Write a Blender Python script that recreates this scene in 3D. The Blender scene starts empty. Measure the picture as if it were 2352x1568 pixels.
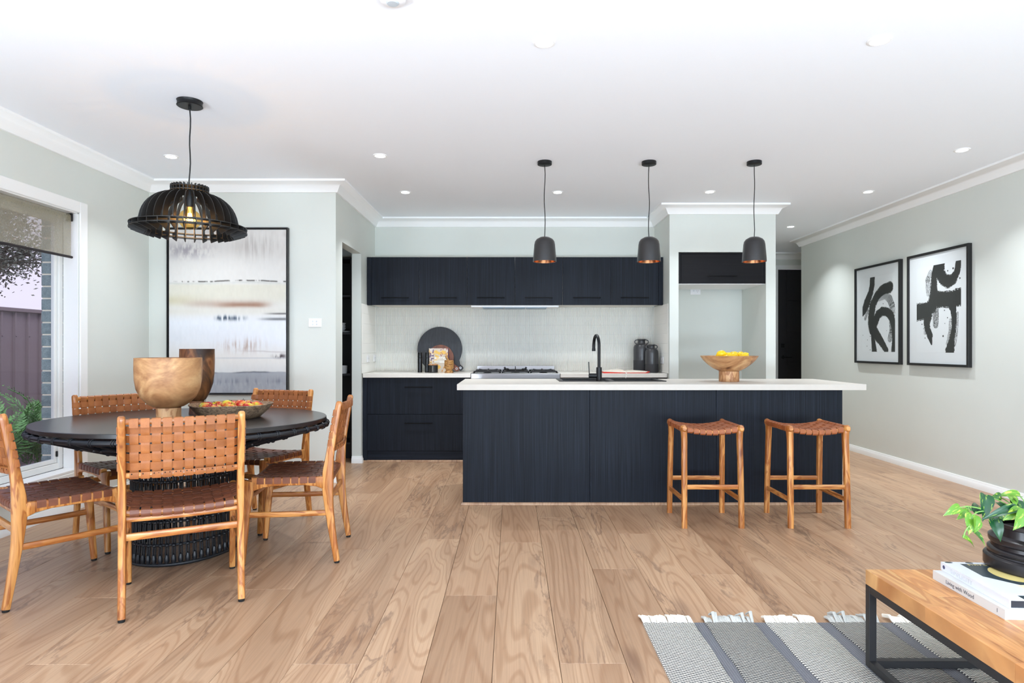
import bpy, math, random
import numpy as np
from mathutils import Vector, Matrix, Euler
random.seed(7)
PI = math.pi
SC = bpy.context.scene
COL = SC.collection
F = 1450.0      # focal length in pixels of the 2352 px wide frame
CH = 1.162      # camera height

# ---------------------------------------------------------------- camera, world, lights, exposure
cd = bpy.data.cameras.new('camera'); cam = bpy.data.objects.new('camera', cd); COL.objects.link(cam)
cam.location = (0, 0, CH); cam.rotation_euler = (PI/2, 0, 0)
cd.sensor_width = 36; cd.lens = F/2352*36; cd.shift_y = 14/2352; cd.clip_start = .02
SC.camera = cam
SC.view_settings.view_transform = 'Standard'; SC.view_settings.look = 'None'
SC.view_settings.gamma = 1; SC.view_settings.use_curve_mapping = False
SC.view_settings.exposure = 0.22
SC.cycles.use_denoising = True
SC.cycles.max_bounces = 14; SC.cycles.diffuse_bounces = 12; SC.cycles.glossy_bounces = 4
SC.cycles.transparent_max_bounces = 16; SC.cycles.transmission_bounces = 6
SC.cycles.sample_clamp_indirect = 6; SC.cycles.caustics_reflective = False; SC.cycles.caustics_refractive = False

w = bpy.data.worlds.new('sky'); SC.world = w; w.use_nodes = True
nt = w.node_tree; bg = nt.nodes['Background']
tc = nt.nodes.new('ShaderNodeTexCoord'); sx = nt.nodes.new('ShaderNodeSeparateXYZ'); rp = nt.nodes.new('ShaderNodeValToRGB')
nt.links.new(tc.outputs['Generated'], sx.inputs[0]); nt.links.new(sx.outputs[2], rp.inputs[0]); nt.links.new(rp.outputs[0], bg.inputs[0])
rp.color_ramp.elements[0].position = 0.0; rp.color_ramp.elements[0].color = (.76, .70, .84, 1)
rp.color_ramp.elements[1].position = .6; rp.color_ramp.elements[1].color = (.56, .62, .92, 1)
bg.inputs[1].default_value = 1.1

def lamp(name, typ, loc, rot, energy, color=(1, 1, 1), **kw):
    l = bpy.data.lights.new(name, typ); l.energy = energy; l.color = color
    for k, v in kw.items(): setattr(l, k, v)
    o = bpy.data.objects.new(name, l); COL.objects.link(o); o.location = loc; o.rotation_euler = rot
    return o
# overcast sun outside, daylight through the glazed openings behind the camera and on the left, plus added ceiling fill lamps
lamp('sun', 'SUN', (-4, -4, 9), Vector((-.45, .35, -.82)).to_track_quat('-Z', 'Y').to_euler(), 2.2, (1, .96, .9), angle=.6)
lamp('daylight_rear', 'AREA', (1.2, -2.1, 1.25), (PI/2+.3, 0, 0), 34, (.80, .90, 1), shape='RECTANGLE', size=3.9, size_y=2.3)
lamp('ceiling_fill_rear', 'AREA', (1.1, -2.05, .5), (PI-.45, 0, 0), 405, (.70, .86, 1), shape='RECTANGLE', size=4.1, size_y=.8)  # added fill lamp, aimed up to brighten the ceiling; no paving is modelled
lamp('daylight_left', 'AREA', (-3.05, -.2, 1.2), (PI/2+.3, 0, -PI/2), 40, (.80, .90, 1), shape='RECTANGLE', size=2.7, size_y=2.1)
lamp('ceiling_fill_left', 'AREA', (-3.0, -.2, .5), (PI-.5, 0, -PI/2), 110, (.74, .87, 1), shape='RECTANGLE', size=2.7, size_y=.7)  # second added fill, turned upward at the left to lift the ceiling
DOWN_W = 6.0

# ---------------------------------------------------------------- helpers
def lin(c):
    return tuple(((x/255)/12.92 if x/255 <= .04045 else ((x/255+.055)/1.055)**2.4) for x in c[:3])+(1,)
def P(x, y, Y):
    return Vector(((x-1176)*Y/F, Y, CH-(y-798)*Y/F))
MATS = {}
def nodes(name):
    m = bpy.data.materials.new(name); m.use_nodes = True
    return m, m.node_tree, m.node_tree.nodes['Principled BSDF']
def mat(name, col, rough=.5, metal=0, spec=.5, var=0, bump=0, bscale=200, trans=0, emit=0, ecol=None, coat=0, alpha=1, vscale=3):
    if name in MATS: return MATS[name]
    m, t, b = nodes(name)
    b.inputs['Base Color'].default_value = lin(col); b.inputs['Roughness'].default_value = rough
    b.inputs['Metallic'].default_value = metal; b.inputs['Specular IOR Level'].default_value = spec
    b.inputs['Transmission Weight'].default_value = trans; b.inputs['Coat Weight'].default_value = coat
    b.inputs['Coat Roughness'].default_value = .08; b.inputs['Alpha'].default_value = alpha
    if emit: b.inputs['Emission Color'].default_value = lin(ecol or col); b.inputs['Emission Strength'].default_value = emit
    if var or bump:
        c = t.nodes.new('ShaderNodeTexCoord')
    if var:
        n = t.nodes.new('ShaderNodeTexNoise'); n.inputs['Scale'].default_value = vscale; n.inputs['Detail'].default_value = 5
        r = t.nodes.new('ShaderNodeValToRGB'); t.links.new(c.outputs['Object'], n.inputs['Vector']); t.links.new(n.outputs[0], r.inputs[0])
        r.color_ramp.elements[0].position = .35; r.color_ramp.elements[1].position = .65
        a = lin(col); r.color_ramp.elements[0].color = tuple(x*(1-var) for x in a[:3])+(1,); r.color_ramp.elements[1].color = tuple(min(1, x*(1+var)) for x in a[:3])+(1,)
        t.links.new(r.outputs[0], b.inputs['Base Color'])
    if bump:
        n = t.nodes.new('ShaderNodeTexNoise'); n.inputs['Scale'].default_value = bscale; n.inputs['Detail'].default_value = 3
        u = t.nodes.new('ShaderNodeBump'); u.inputs['Strength'].default_value = bump; u.inputs['Distance'].default_value = .002
        t.links.new(c.outputs['Object'], n.inputs['Vector']); t.links.new(n.outputs[0], u.inputs['Height']); t.links.new(u.outputs[0], b.inputs['Normal'])
    MATS[name] = m
    return m
def grain(name, stops, stretch, rough=.5, fine=None, warp=.6, coarse=1.0, spec=.5, rings=0, ringcol=None, cracks=None, bump=.15, coat=0, finew=.35, rvar=0, rpos=(.0, .9), det=3):
    """wood: stretched noise through a colour ramp, contour rings, fine streaks, dark cracks; every object gets its own offset"""
    if name in MATS: return MATS[name]
    m, t, b = nodes(name); N = t.nodes.new; L = t.links.new
    tc = N('ShaderNodeTexCoord'); oi = N('ShaderNodeObjectInfo')
    mul = N('ShaderNodeVectorMath'); mul.operation = 'SCALE'; mul.inputs[0].default_value = (7.3, 11.7, 5.1); L(oi.outputs['Random'], mul.inputs[3])
    add = N('ShaderNodeVectorMath'); L(tc.outputs['Object'], add.inputs[0]); L(mul.outputs[0], add.inputs[1])
    mp = N('ShaderNodeVectorMath'); mp.operation = 'MULTIPLY'; mp.inputs[1].default_value = stretch; L(add.outputs[0], mp.inputs[0])
    n1 = N('ShaderNodeTexNoise'); n1.inputs['Scale'].default_value = coarse; n1.inputs['Detail'].default_value = det; n1.inputs['Distortion'].default_value = warp; L(mp.outputs[0], n1.inputs['Vector'])
    r = N('ShaderNodeValToRGB'); L(n1.outputs[0], r.inputs[0])
    el = r.color_ramp.elements
    for i, (p, c) in enumerate(stops):
        e = el[i] if i < 2 else el.new(p)
        e.position = p; e.color = lin(c)
    out = r.outputs[0]
    def mix(a, bcol, fac, mode='MULTIPLY'):
        x = N('ShaderNodeMix'); x.data_type = 'RGBA'; x.blend_type = mode; L(a, x.inputs['A'])
        if isinstance(bcol, tuple): x.inputs['B'].default_value = bcol
        else: L(bcol, x.inputs['B'])
        if isinstance(fac, float): x.inputs['Factor'].default_value = fac
        else: L(fac, x.inputs['Factor'])
        return x.outputs['Result']
    if rings:
        mm = N('ShaderNodeMath'); mm.operation = 'MULTIPLY'; mm.inputs[1].default_value = rings; L(n1.outputs[0], mm.inputs[0])
        s = N('ShaderNodeMath'); s.operation = 'SINE'; L(mm.outputs[0], s.inputs[0])
        r2 = N('ShaderNodeValToRGB'); L(s.outputs[0], r2.inputs[0]); r2.color_ramp.elements[0].position = rpos[0]; r2.color_ramp.elements[1].position = rpos[1]
        r2.color_ramp.elements[0].color = (1, 1, 1, 1); r2.color_ramp.elements[1].color = lin(ringcol or (205, 190, 180))
        out = mix(out, r2.outputs[0], .7)
    fs = N('ShaderNodeVectorMath'); fs.operation = 'MULTIPLY'; fs.inputs[1].default_value = fine or tuple(x*9 for x in stretch); L(add.outputs[0], fs.inputs[0])
    n2 = N('ShaderNodeTexNoise'); n2.inputs['Scale'].default_value = 1; n2.inputs['Detail'].default_value = 4; L(fs.outputs[0], n2.inputs['Vector'])
    r3 = N('ShaderNodeValToRGB'); L(n2.outputs[0], r3.inputs[0]); r3.color_ramp.elements[0].position = .35; r3.color_ramp.elements[1].position = .6
    r3.color_ramp.elements[0].color = (.45, .42, .4, 1); r3.color_ramp.elements[1].color = (1, 1, 1, 1)
    out = mix(out, r3.outputs[0], float(finew))
    if cracks:
        cs = N('ShaderNodeVectorMath'); cs.operation = 'MULTIPLY'; cs.inputs[1].default_value = cracks[0]; L(add.outputs[0], cs.inputs[0])
        n3 = N('ShaderNodeTexNoise'); n3.inputs['Scale'].default_value = 1; n3.inputs['Detail'].default_value = 6; n3.inputs['Roughness'].default_value = .62; n3.inputs['Distortion'].default_value = .5; L(cs.outputs[0], n3.inputs['Vector'])
        ab = N('ShaderNodeMath'); ab.operation = 'SUBTRACT'; ab.inputs[1].default_value = .5; L(n3.outputs[0], ab.inputs[0])
        ab2 = N('ShaderNodeMath'); ab2.operation = 'ABSOLUTE'; L(ab.outputs[0], ab2.inputs[0])
        n4 = N('ShaderNodeTexNoise'); n4.inputs['Scale'].default_value = .45; n4.inputs['Detail'].default_value = 2; L(cs.outputs[0], n4.inputs['Vector'])
        g = N('ShaderNodeMapRange'); g.inputs[1].default_value = .50; g.inputs[2].default_value = .62; L(n4.outputs[0], g.inputs[0])
        g2 = N('ShaderNodeMapRange'); g2.inputs[1].default_value = .030; g2.inputs[2].default_value = .0; L(ab2.outputs[0], g2.inputs[0])
        g3 = N('ShaderNodeMath'); g3.operation = 'MULTIPLY'; L(g.outputs[0], g3.inputs[0]); L(g2.outputs[0], g3.inputs[1])
        g4 = N('ShaderNodeMath'); g4.operation = 'MULTIPLY'; g4.inputs[1].default_value = .62; L(g3.outputs[0], g4.inputs[0])
        out = mix(out, lin(cracks[1]), g4.outputs[0], 'MIX')
        # knots
        v = N('ShaderNodeTexVoronoi'); v.inputs['Scale'].default_value = 1.0; ks = N('ShaderNodeVectorMath'); ks.operation = 'MULTIPLY'; ks.inputs[1].default_value = cracks[2]; L(add.outputs[0], ks.inputs[0]); L(ks.outputs[0], v.inputs['Vector'])
        k = N('ShaderNodeMapRange'); k.inputs[1].default_value = .16; k.inputs[2].default_value = .03; k.inputs[4].default_value = .6; L(v.outputs['Distance'], k.inputs[0])
        out = mix(out, lin(cracks[1]), k.outputs[0], 'MIX')
    if rvar:
        h = N('ShaderNodeHueSaturation'); L(out, h.inputs['Color'])
        mr = N('ShaderNodeMapRange'); mr.inputs[3].default_value = 1-rvar; mr.inputs[4].default_value = 1+rvar; L(oi.outputs['Random'], mr.inputs[0]); L(mr.outputs[0], h.inputs['Value']); out = h.outputs[0]
    L(out, b.inputs['Base Color'])
    b.inputs['Roughness'].default_value = rough; b.inputs['Specular IOR Level'].default_value = spec; b.inputs['Coat Weight'].default_value = coat; b.inputs['Coat Roughness'].default_value = .15
    if bump:
        u = N('ShaderNodeBump'); u.inputs['Strength'].default_value = bump; u.inputs['Distance'].default_value = .001; L(n2.outputs[0], u.inputs['Height']); L(u.outputs[0], b.inputs['Normal'])
    MATS[name] = m
    return m

class MB:
    def __init__(s): s.v = []; s.f = []; s.c = None
    def add(s, vs, fs):
        o = len(s.v); s.v += [tuple(x) for x in vs]; s.f += [tuple(i+o for i in q) for q in fs]; return s
    def box(s, x0, x1, y0, y1, z0, z1, b=0):
        if b <= 0:
            vs = [(x, y, z) for z in (z0, z1) for y in (y0, y1) for x in (x0, x1)]
            return s.add(vs, [(0, 2, 3, 1), (4, 5, 7, 6), (0, 1, 5, 4), (2, 6, 7, 3), (0, 4, 6, 2), (1, 3, 7, 5)])
        b = min(b, (x1-x0)*.49, (y1-y0)*.49, (z1-z0)*.49)
        idx = {}; vs = []
        for i in (0, 1):
            for j in (0, 1):
                for k in (0, 1):
                    X, Y, Z = (x0, x1)[i], (y0, y1)[j], (z0, z1)[k]; sx, sy, sz = 1-2*i, 1-2*j, 1-2*k
                    for a, p in enumerate(((X, Y+sy*b, Z+sz*b), (X+sx*b, Y, Z+sz*b), (X+sx*b, Y+sy*b, Z))):
                        idx[(i, j, k, a)] = len(vs); vs.append(p)
        fs = []
        for i in (0, 1): fs.append([idx[(i, j, k, 0)] for j, k in ((0, 0), (0, 1), (1, 1), (1, 0))][::1 if i == 0 else -1])
        for j in (0, 1): fs.append([idx[(i, j, k, 1)] for i, k in ((0, 0), (1, 0), (1, 1), (0, 1))][::1 if j == 0 else -1])
        for k in (0, 1): fs.append([idx[(i, j, k, 2)] for i, j in ((0, 0), (0, 1), (1, 1), (1, 0))][::1 if k == 0 else -1])
        for j in (0, 1):
            for k in (0, 1): fs.append([idx[(0, j, k, 1)], idx[(1, j, k, 1)], idx[(1, j, k, 2)], idx[(0, j, k, 2)]][::1 if (j+k) % 2 == 0 else -1])
        for i in (0, 1):
            for k in (0, 1): fs.append([idx[(i, 0, k, 0)], idx[(i, 1, k, 0)], idx[(i, 1, k, 2)], idx[(i, 0, k, 2)]][::-1 if (i+k) % 2 == 0 else 1])
        for i in (0, 1):
            for j in (0, 1): fs.append([idx[(i, j, 0, 0)], idx[(i, j, 1, 0)], idx[(i, j, 1, 1)], idx[(i, j, 0, 1)]][::1 if (i+j) % 2 == 0 else -1])
        for i in (0, 1):
            for j in (0, 1):
                for k in (0, 1): fs.append([idx[(i, j, k, a)] for a in range(3)][::1 if (i+j+k) % 2 else -1])
        return s.add(vs, fs)
    def lathe(s, prof, n=32, c=(0, 0, 0), sx=1, sy=1, a0=0, a1=2*PI):
        full = abs(a1-a0-2*PI) < 1e-6; m = n if full else n+1
        vs = []; fs = []; rings = []
        for r, z in prof:
            if r < 1e-6: rings.append([len(vs)]); vs.append((c[0], c[1], c[2]+z)); continue
            rings.append(list(range(len(vs), len(vs)+m)))
            for i in range(m):
                a = a0+(a1-a0)*i/n; vs.append((c[0]+r*sx*math.cos(a), c[1]+r*sy*math.sin(a), c[2]+z))
        for A, B in zip(rings, rings[1:]):
            for i in range(n):
                j = (i+1) % m
                if len(A) == 1 and len(B) == 1: continue
                if len(A) == 1: fs.append((A[0], B[j], B[i]))
                elif len(B) == 1: fs.append((A[i], A[j], B[0]))
                else: fs.append((A[i], A[j], B[j], B[i]))
        return s.add(vs, fs)
    def sweep(s, path, secs, side=(1, 0, 0), rnd=.35, n=3, closed=False, cap=True, dome=0):
        """rounded-rectangle section (w along side, d across) swept along path"""
        path = [Vector(p) for p in path]; L = len(path)
        if not isinstance(secs, list): secs = [secs]*L
        S = Vector(side)
        if dome and not closed:
            t0 = (path[0]-path[1]).normalized(); t1 = (path[-1]-path[-2]).normalized()
            a, b = secs[0], secs[-1]
            path = [path[0]+t0*dome, path[0]+t0*dome*.6]+path+[path[-1]+t1*dome*.6, path[-1]+t1*dome]
            secs = [(a[0]*.45, a[1]*.45), (a[0]*.85, a[1]*.85)]+secs+[(b[0]*.85, b[1]*.85), (b[0]*.45, b[1]*.45)]; L += 4
        vs = []; rings = []
        for i, p in enumerate(path):
            if closed: t = path[(i+1) % L]-path[i-1]
            else: t = path[min(i+1, L-1)]-path[max(i-1, 0)]
            t.normalize(); si = (S[i] if False else S); a = (si-t*si.dot(t))
            if a.length < 1e-4: a = Vector((0, 0, 1))-t*t.z
            a.normalize(); u = t.cross(a); w, d = secs[i][0]/2, secs[i][1]/2
            ring = []
            if rnd <= 0:
                pts = [(w, d), (-w, d), (-w, -d), (w, -d)]
            else:
                r = min(w, d)*rnd*2 if rnd < .5 else min(w, d); r = min(r, w, d); pts = []
                for qx, qy, ang in ((1, 1, 0), (-1, 1, PI/2), (-1, -1, PI), (1, -1, 1.5*PI)):
                    for k in range(n):
                        th = ang+PI/2*k/(n-1) if n > 1 else ang+PI/4
                        pts.append((qx*(w-r)+r*math.cos(th), qy*(d-r)+r*math.sin(th)))
            for x, y in pts: ring.append(len(vs)); vs.append(p+a*x+u*y)
            rings.append(ring)
        fs = []; m = len(rings[0])
        for i in range(L if closed else L-1):
            A, B = rings[i], rings[(i+1) % L]
            for k in range(m): fs.append((A[k], A[(k+1) % m], B[(k+1) % m], B[k]))
        if cap and not closed: fs.append(tuple(rings[0][::-1])); fs.append(tuple(rings[-1]))
        return s.add(vs, fs)
    def tube(s, path, r, n=8, closed=False, cap=True):
        path = [Vector(p) for p in path]; L = len(path); rr = r if isinstance(r, list) else [r]*L
        t = (path[1]-path[0]).normalized(); a = Vector((0, 0, 1)) if abs(t.z) < .9 else Vector((1, 0, 0)); a = (a-t*a.dot(t)).normalized()
        vs = []; fs = []
        for i, p in enumerate(path):
            t = (path[(i+1) % L]-path[i-1]) if closed else (path[min(i+1, L-1)]-path[max(i-1, 0)])
            t.normalize(); a = (a-t*a.dot(t)).normalized(); u = t.cross(a)
            for k in range(n):
                th = 2*PI*k/n; vs.append(p+(a*math.cos(th)+u*math.sin(th))*rr[i])
        for i in range(L if closed else L-1):
            j = (i+1) % L
            for k in range(n): fs.append((i*n+k, i*n+(k+1) % n, j*n+(k+1) % n, j*n+k))
        if cap and not closed: fs.append(tuple(range(n))[::-1]); fs.append(tuple((L-1)*n+k for k in range(n)))
        return s.add(vs, fs)
    def prism(s, pts, z0, z1, axis='z'):
        """outline extruded along an axis"""
        n = len(pts)
        def q(x, y, z): return {'z': (x, y, z), 'y': (x, z, y), 'x': (z, x, y)}[axis]
        vs = [q(x, y, z0) for x, y in pts]+[q(x, y, z1) for x, y in pts]
        return s.add(vs, [tuple(range(n))[::-1], tuple(range(n, 2*n))]+[(i, (i+1) % n, n+(i+1) % n, n+i) for i in range(n)])
    def ball(s, c, r, n=12, m=8, sc=(1, 1, 1)):
        vs = [(c[0], c[1], c[2]-r*sc[2])]; fs = []
        for j in range(1, m):
            ph = -PI/2+PI*j/m
            for i in range(n): a = 2*PI*i/n; vs.append((c[0]+r*sc[0]*math.cos(ph)*math.cos(a), c[1]+r*sc[1]*math.cos(ph)*math.sin(a), c[2]+r*sc[2]*math.sin(ph)))
        vs.append((c[0], c[1], c[2]+r*sc[2])); T = len(vs)-1
        for i in range(n): fs.append((0, 1+(i+1) % n, 1+i)); fs.append((T, T-n+i, T-n+(i+1) % n))
        for j in range(m-2):
            for i in range(n): a = 1+j*n; fs.append((a+i, a+(i+1) % n, a+n+(i+1) % n, a+n+i))
        return s.add(vs, fs)
    def xf(s, M): s.v = [tuple(M @ Vector(p)) for p in s.v]; return s
    def mesh(s, name, m, smooth=35):
        me = bpy.data.meshes.new(name); me.from_pydata([tuple(p) for p in s.v], [], s.f); me.update()
        if m: me.materials.append(m)
        if smooth:
            me.polygons.foreach_set('use_smooth', [True]*len(me.polygons)); me.set_sharp_from_angle(angle=math.radians(smooth))
        return me
    def build(s, name, m, parent=None, loc=None, smooth=35):
        o = bpy.data.objects.new(name, s.mesh(name, m, smooth)); COL.objects.link(o)
        if loc: o.location = loc
        if parent: o.parent = parent
        return o
def tag(o, label, cat, group=None):
    o['label'] = label; o['category'] = cat
    if group: o['group'] = group
    return o
def thing(name, label, cat, loc=(0, 0, 0), rz=0, group=None):
    o = bpy.data.objects.new(name, None); COL.objects.link(o); o.location = loc; o.rotation_euler = (0, 0, rz); o.empty_display_size = .1
    return tag(o, label, cat, group)
def struct(o): o['kind'] = 'structure'; return o
def stuff(o): o['kind'] = 'stuff'; return o
def put(name, me, parent=None, loc=(0, 0, 0), rot=(0, 0, 0), sc=None):
    o = bpy.data.objects.new(name, me); COL.objects.link(o); o.location = loc; o.rotation_euler = rot
    if sc: o.scale = sc
    if parent: o.parent = parent
    return o
def copy_tree(o, loc, rz, label, rot=None):
    c = o.copy(); COL.objects.link(c); c.location = loc; c.rotation_euler = rot or (0, 0, rz); c['label'] = label
    for ch in list(o.children):
        d = ch.copy(); COL.objects.link(d); d.parent = c
        for g in list(ch.children):
            e = g.copy(); COL.objects.link(e); e.parent = d
    return c
def text(body, size, m, parent, loc, rot, name='lettering', ext=.0003, spacing=1.0, bold=0):
    cu = bpy.data.curves.new('t', 'FONT'); cu.body = body; cu.size = size; cu.extrude = ext; cu.space_character = spacing; cu.offset = bold
    cu.align_x = 'LEFT'; cu.resolution_u = 3
    to = bpy.data.objects.new('t', cu); COL.objects.link(to)
    dg = bpy.context.evaluated_depsgraph_get(); me = bpy.data.meshes.new_from_object(to.evaluated_get(dg))
    bpy.data.objects.remove(to); me.materials.clear(); me.materials.append(m)
    o = bpy.data.objects.new(name, me); COL.objects.link(o); o.parent = parent; o.location = loc; o.rotation_euler = rot
    return o

# value noise for printed pictures
def vnoise(u, v, fu, fv, seed, octs=4):
    out = np.zeros_like(u); amp = 1.; tot = 0
    for k in range(octs):
        rs = np.random.RandomState(seed*31+k); G = rs.rand(256, 256)
        x = u*fu*2**k; y = v*fv*2**k; xi = np.floor(x).astype(int); yi = np.floor(y).astype(int); fx = x-xi; fy = y-yi
        fx = fx*fx*(3-2*fx); fy = fy*fy*(3-2*fy)
        g = lambda a, b: G[a % 256, b % 256]
        out += amp*((g(xi, yi)*(1-fx)+g(xi+1, yi)*fx)*(1-fy)+(g(xi, yi+1)*(1-fx)+g(xi+1, yi+1)*fx)*fy); tot += amp; amp *= .5
    return out/tot
def printed(name, m, parent, pts, cols, nu, nv):
    """flat printed sheet: grid of points (nu x nv) with a colour per point"""
    me = bpy.data.meshes.new(name)
    vs = pts.reshape(-1, 3); fs = []
    I = np.arange((nu-1)*(nv-1)); r = I//(nu-1); c = I % (nu-1); a = r*nu+c
    fs = np.stack([a, a+1, a+nu+1, a+nu], 1).tolist()
    me.from_pydata(vs.tolist(), [], fs); me.update(); me.materials.append(m)
    ca = me.color_attributes.new('print', 'FLOAT_COLOR', 'POINT')
    cl = cols.reshape(-1, 3)/255.; cl = np.where(cl <= .04045, cl/12.92, ((cl+.055)/1.055)**2.4)
    ca.data.foreach_set('color', np.concatenate([cl, np.ones((len(cl), 1))], 1).astype(np.float32).ravel())
    o = bpy.data.objects.new(name, me); COL.objects.link(o); o.parent = parent
    return o
def print_mat(name, rough=.6, coat=0):
    m, t, b = nodes(name); a = t.nodes.new('ShaderNodeVertexColor'); a.layer_name = 'print'; t.links.new(a.outputs[0], b.inputs['Base Color'])
    b.inputs['Roughness'].default_value = rough; b.inputs['Coat Weight'].default_value = coat; b.inputs['Coat Roughness'].default_value = .03
    return m
# ---------------------------------------------------------------- materials
wallm = mat('wall_paint', (213, 217, 211), .6, var=.01, bump=.03, bscale=350)
whitem = mat('white_paint', (247, 248, 248), .45)
ceilm = mat('ceiling_paint', (245, 249, 255), .8)
sillm = mat('white_gloss', (240, 241, 240), .3)
navy = grain('navy_woodgrain', [(.3, (16, 20, 27)), (.5, (24, 29, 38)), (.7, (37, 44, 56))], (240, 240, 1.6), .5, fine=(700, 700, 5), warp=.2, finew=.45, bump=.35, spec=.16)
navyh = grain('navy_woodgrain_across', [(.3, (17, 21, 29)), (.7, (34, 41, 53))], (1.6, 1.6, 90), .5, fine=(5, 5, 600), warp=.2, finew=.4, bump=.3, spec=.16)
blackm = mat('matt_black_metal', (14, 14, 16), .42, spec=.35)
handlem = mat('black_handle', (6, 6, 8), .5, spec=.15)
blackc = mat('near_black_cabinet', (12, 12, 14), .6)  # near-black, for the strip under the worktop and the recess cabinet body
stone = mat('white_stone_top', (231, 226, 217), .22, var=.012, vscale=25)
stonee = mat('white_stone_island', (206, 200, 191), .38, spec=.22, var=.01, vscale=25)
steel = mat('brushed_steel', (190, 190, 190), .28, metal=1, bump=.05, bscale=400)
castiron = mat('cast_iron', (28, 28, 30), .55)
tilem = mat('ceramic_tile', (228, 227, 220), .18)
grout = mat('grout', (188, 188, 184), .8)
oak = grain('oak_floor', [(.3, (164, 130, 102)), (.45, (178, 144, 115)), (.58, (188, 155, 125)), (.72, (170, 137, 109))], (4.8, .5, 1), .38, fine=(190, 3.2, 1), warp=.8, coarse=1.0, rings=120, ringcol=(226, 215, 206), cracks=((8, 1.5, 1), (106, 80, 66), (3.6, .9, 1)), bump=.10, finew=.22, rvar=.07, spec=.4, rpos=(.2, 1.0), det=1.3)
teak = grain('teak', [(.3, (150, 88, 38)), (.45, (190, 124, 60)), (.6, (212, 150, 84)), (.75, (168, 104, 48))], (22, 22, 3.2), .33, fine=(150, 150, 12), warp=.9, rings=30, ringcol=(200, 160, 130), finew=.25, bump=.08, rvar=.13, coat=.25)
teakx = grain('teak_across', [(.3, (150, 88, 38)), (.45, (190, 124, 60)), (.6, (212, 150, 84)), (.75, (168, 104, 48))], (3.2, 3.2, 22), .33, fine=(12, 12, 150), warp=.9, rings=30, ringcol=(200, 160, 130), finew=.25, bump=.08, rvar=.13, coat=.25)
acacia = grain('acacia_bowl', [(.3, (112, 70, 42)), (.42, (168, 118, 76)), (.56, (200, 152, 104)), (.66, (214, 172, 124)), (.78, (140, 90, 54))], (3.4, 3.4, 5.5), .5, fine=(60, 60, 120), warp=2.2, rings=9, ringcol=(196, 156, 122), finew=.16, bump=.06, rpos=(.2, 1))
acacia_dark = grain('acacia_dark', [(.3, (52, 32, 20)), (.45, (104, 66, 36)), (.6, (158, 106, 62)), (.75, (70, 44, 28))], (7, 7, 3.6), .5, fine=(60, 60, 30), warp=2.4, rings=12, ringcol=(150, 106, 78), finew=.2, bump=.06, rpos=(.2, 1))
acacia_light = grain('acacia_light', [(.3, (178, 126, 84)), (.6, (212, 166, 118)), (.8, (186, 136, 92))], (10, 10, 4), .5, fine=(70, 70, 20), warp=1.2, rings=30, ringcol=(196, 160, 128), finew=.2, bump=.05)
oldwood = grain('aged_wood', [(.3, (104, 84, 66)), (.5, (150, 124, 98)), (.7, (176, 150, 120))], (30, 30, 45), .8, fine=(160, 160, 160), warp=1.4, finew=.6, bump=.6)
brownwood = grain('walnut', [(.3, (98, 52, 34)), (.6, (138, 80, 54))], (30, 30, 5), .45, fine=(150, 150, 20), warp=.4)
blackwood = grain('black_wood', [(.3, (28, 30, 35)), (.6, (44, 47, 53))], (60, 60, 8), .5, fine=(200, 200, 20), warp=.5)
olive = grain('olive_wood', [(.3, (150, 100, 48)), (.6, (196, 146, 82))], (20, 20, 60), .45, fine=(60, 60, 150), warp=1.2, rings=20, ringcol=(150, 110, 70))
walnut_top = grain('coffee_top_wood', [(.3, (160, 104, 58)), (.45, (196, 138, 84)), (.6, (214, 164, 108)), (.78, (172, 116, 66))], (16, 2.6, 2), .38, fine=(260, 9, 9), warp=.5, rings=26, ringcol=(205, 172, 146), finew=.3, bump=.08, rvar=.12)
rattan = mat('black_rattan', (20, 23, 28), .42, bump=.2, bscale=300)
tabletop = mat('black_tabletop', (44, 42, 42), .28, var=.08, vscale=40)
def leather(name, a, bcol, rough):
    return grain(name, [(.35, a), (.65, bcol)], (14, 14, 14), rough, fine=(320, 320, 320), warp=.3, finew=.22, bump=.18, rvar=.1)
leather_b = leather('tan_leather', (150, 88, 44), (170, 104, 54), .5)
leather_s = leather('brown_leather_seat', (106, 60, 40), (128, 74, 50), .42)
leather_t = leather('saddle_leather_stool', (140, 74, 36), (164, 92, 46), .45)
ceramic = mat('charcoal_ceramic', (58, 58, 60), .3)
ceramic_m = mat('charcoal_ceramic_matt', (52, 53, 56), .75)
rubber = mat('black_rubber', (18, 18, 18), .7)
plastic = mat('white_plastic', (240, 240, 242), .35)
glassm = None
def glass(name, tint=(1, 1, 1), rough=0.0, fac=.08):
    m = bpy.data.materials.new(name); m.use_nodes = True; t = m.node_tree; t.nodes.clear()
    o = t.nodes.new('ShaderNodeOutputMaterial'); tr = t.nodes.new('ShaderNodeBsdfTransparent'); g = t.nodes.new('ShaderNodeBsdfGlossy'); mx = t.nodes.new('ShaderNodeMixShader')
    tr.inputs[0].default_value = tint+(1,); g.inputs['Roughness'].default_value = rough; lw = t.nodes.new('ShaderNodeLayerWeight'); pw_ = t.nodes.new('ShaderNodeMath'); pw_.operation = 'POWER'; pw_.inputs[1].default_value = 5; fr = t.nodes.new('ShaderNodeMath'); fr.operation = 'MULTIPLY_ADD'; fr.inputs[1].default_value = .9; fr.inputs[2].default_value = .012
    t.links.new(lw.outputs['Facing'], pw_.inputs[0]); t.links.new(pw_.outputs[0], fr.inputs[0]); t.links.new(fr.outputs[0], mx.inputs[0]); t.links.new(tr.outputs[0], mx.inputs[1]); t.links.new(g.outputs[0], mx.inputs[2]); t.links.new(mx.outputs[0], o.inputs[0])
    return m
window_glass = glass('window_glass', (.97, .98, .98))
amber = glass('amber_glass', (1, .78, .42))

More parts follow.
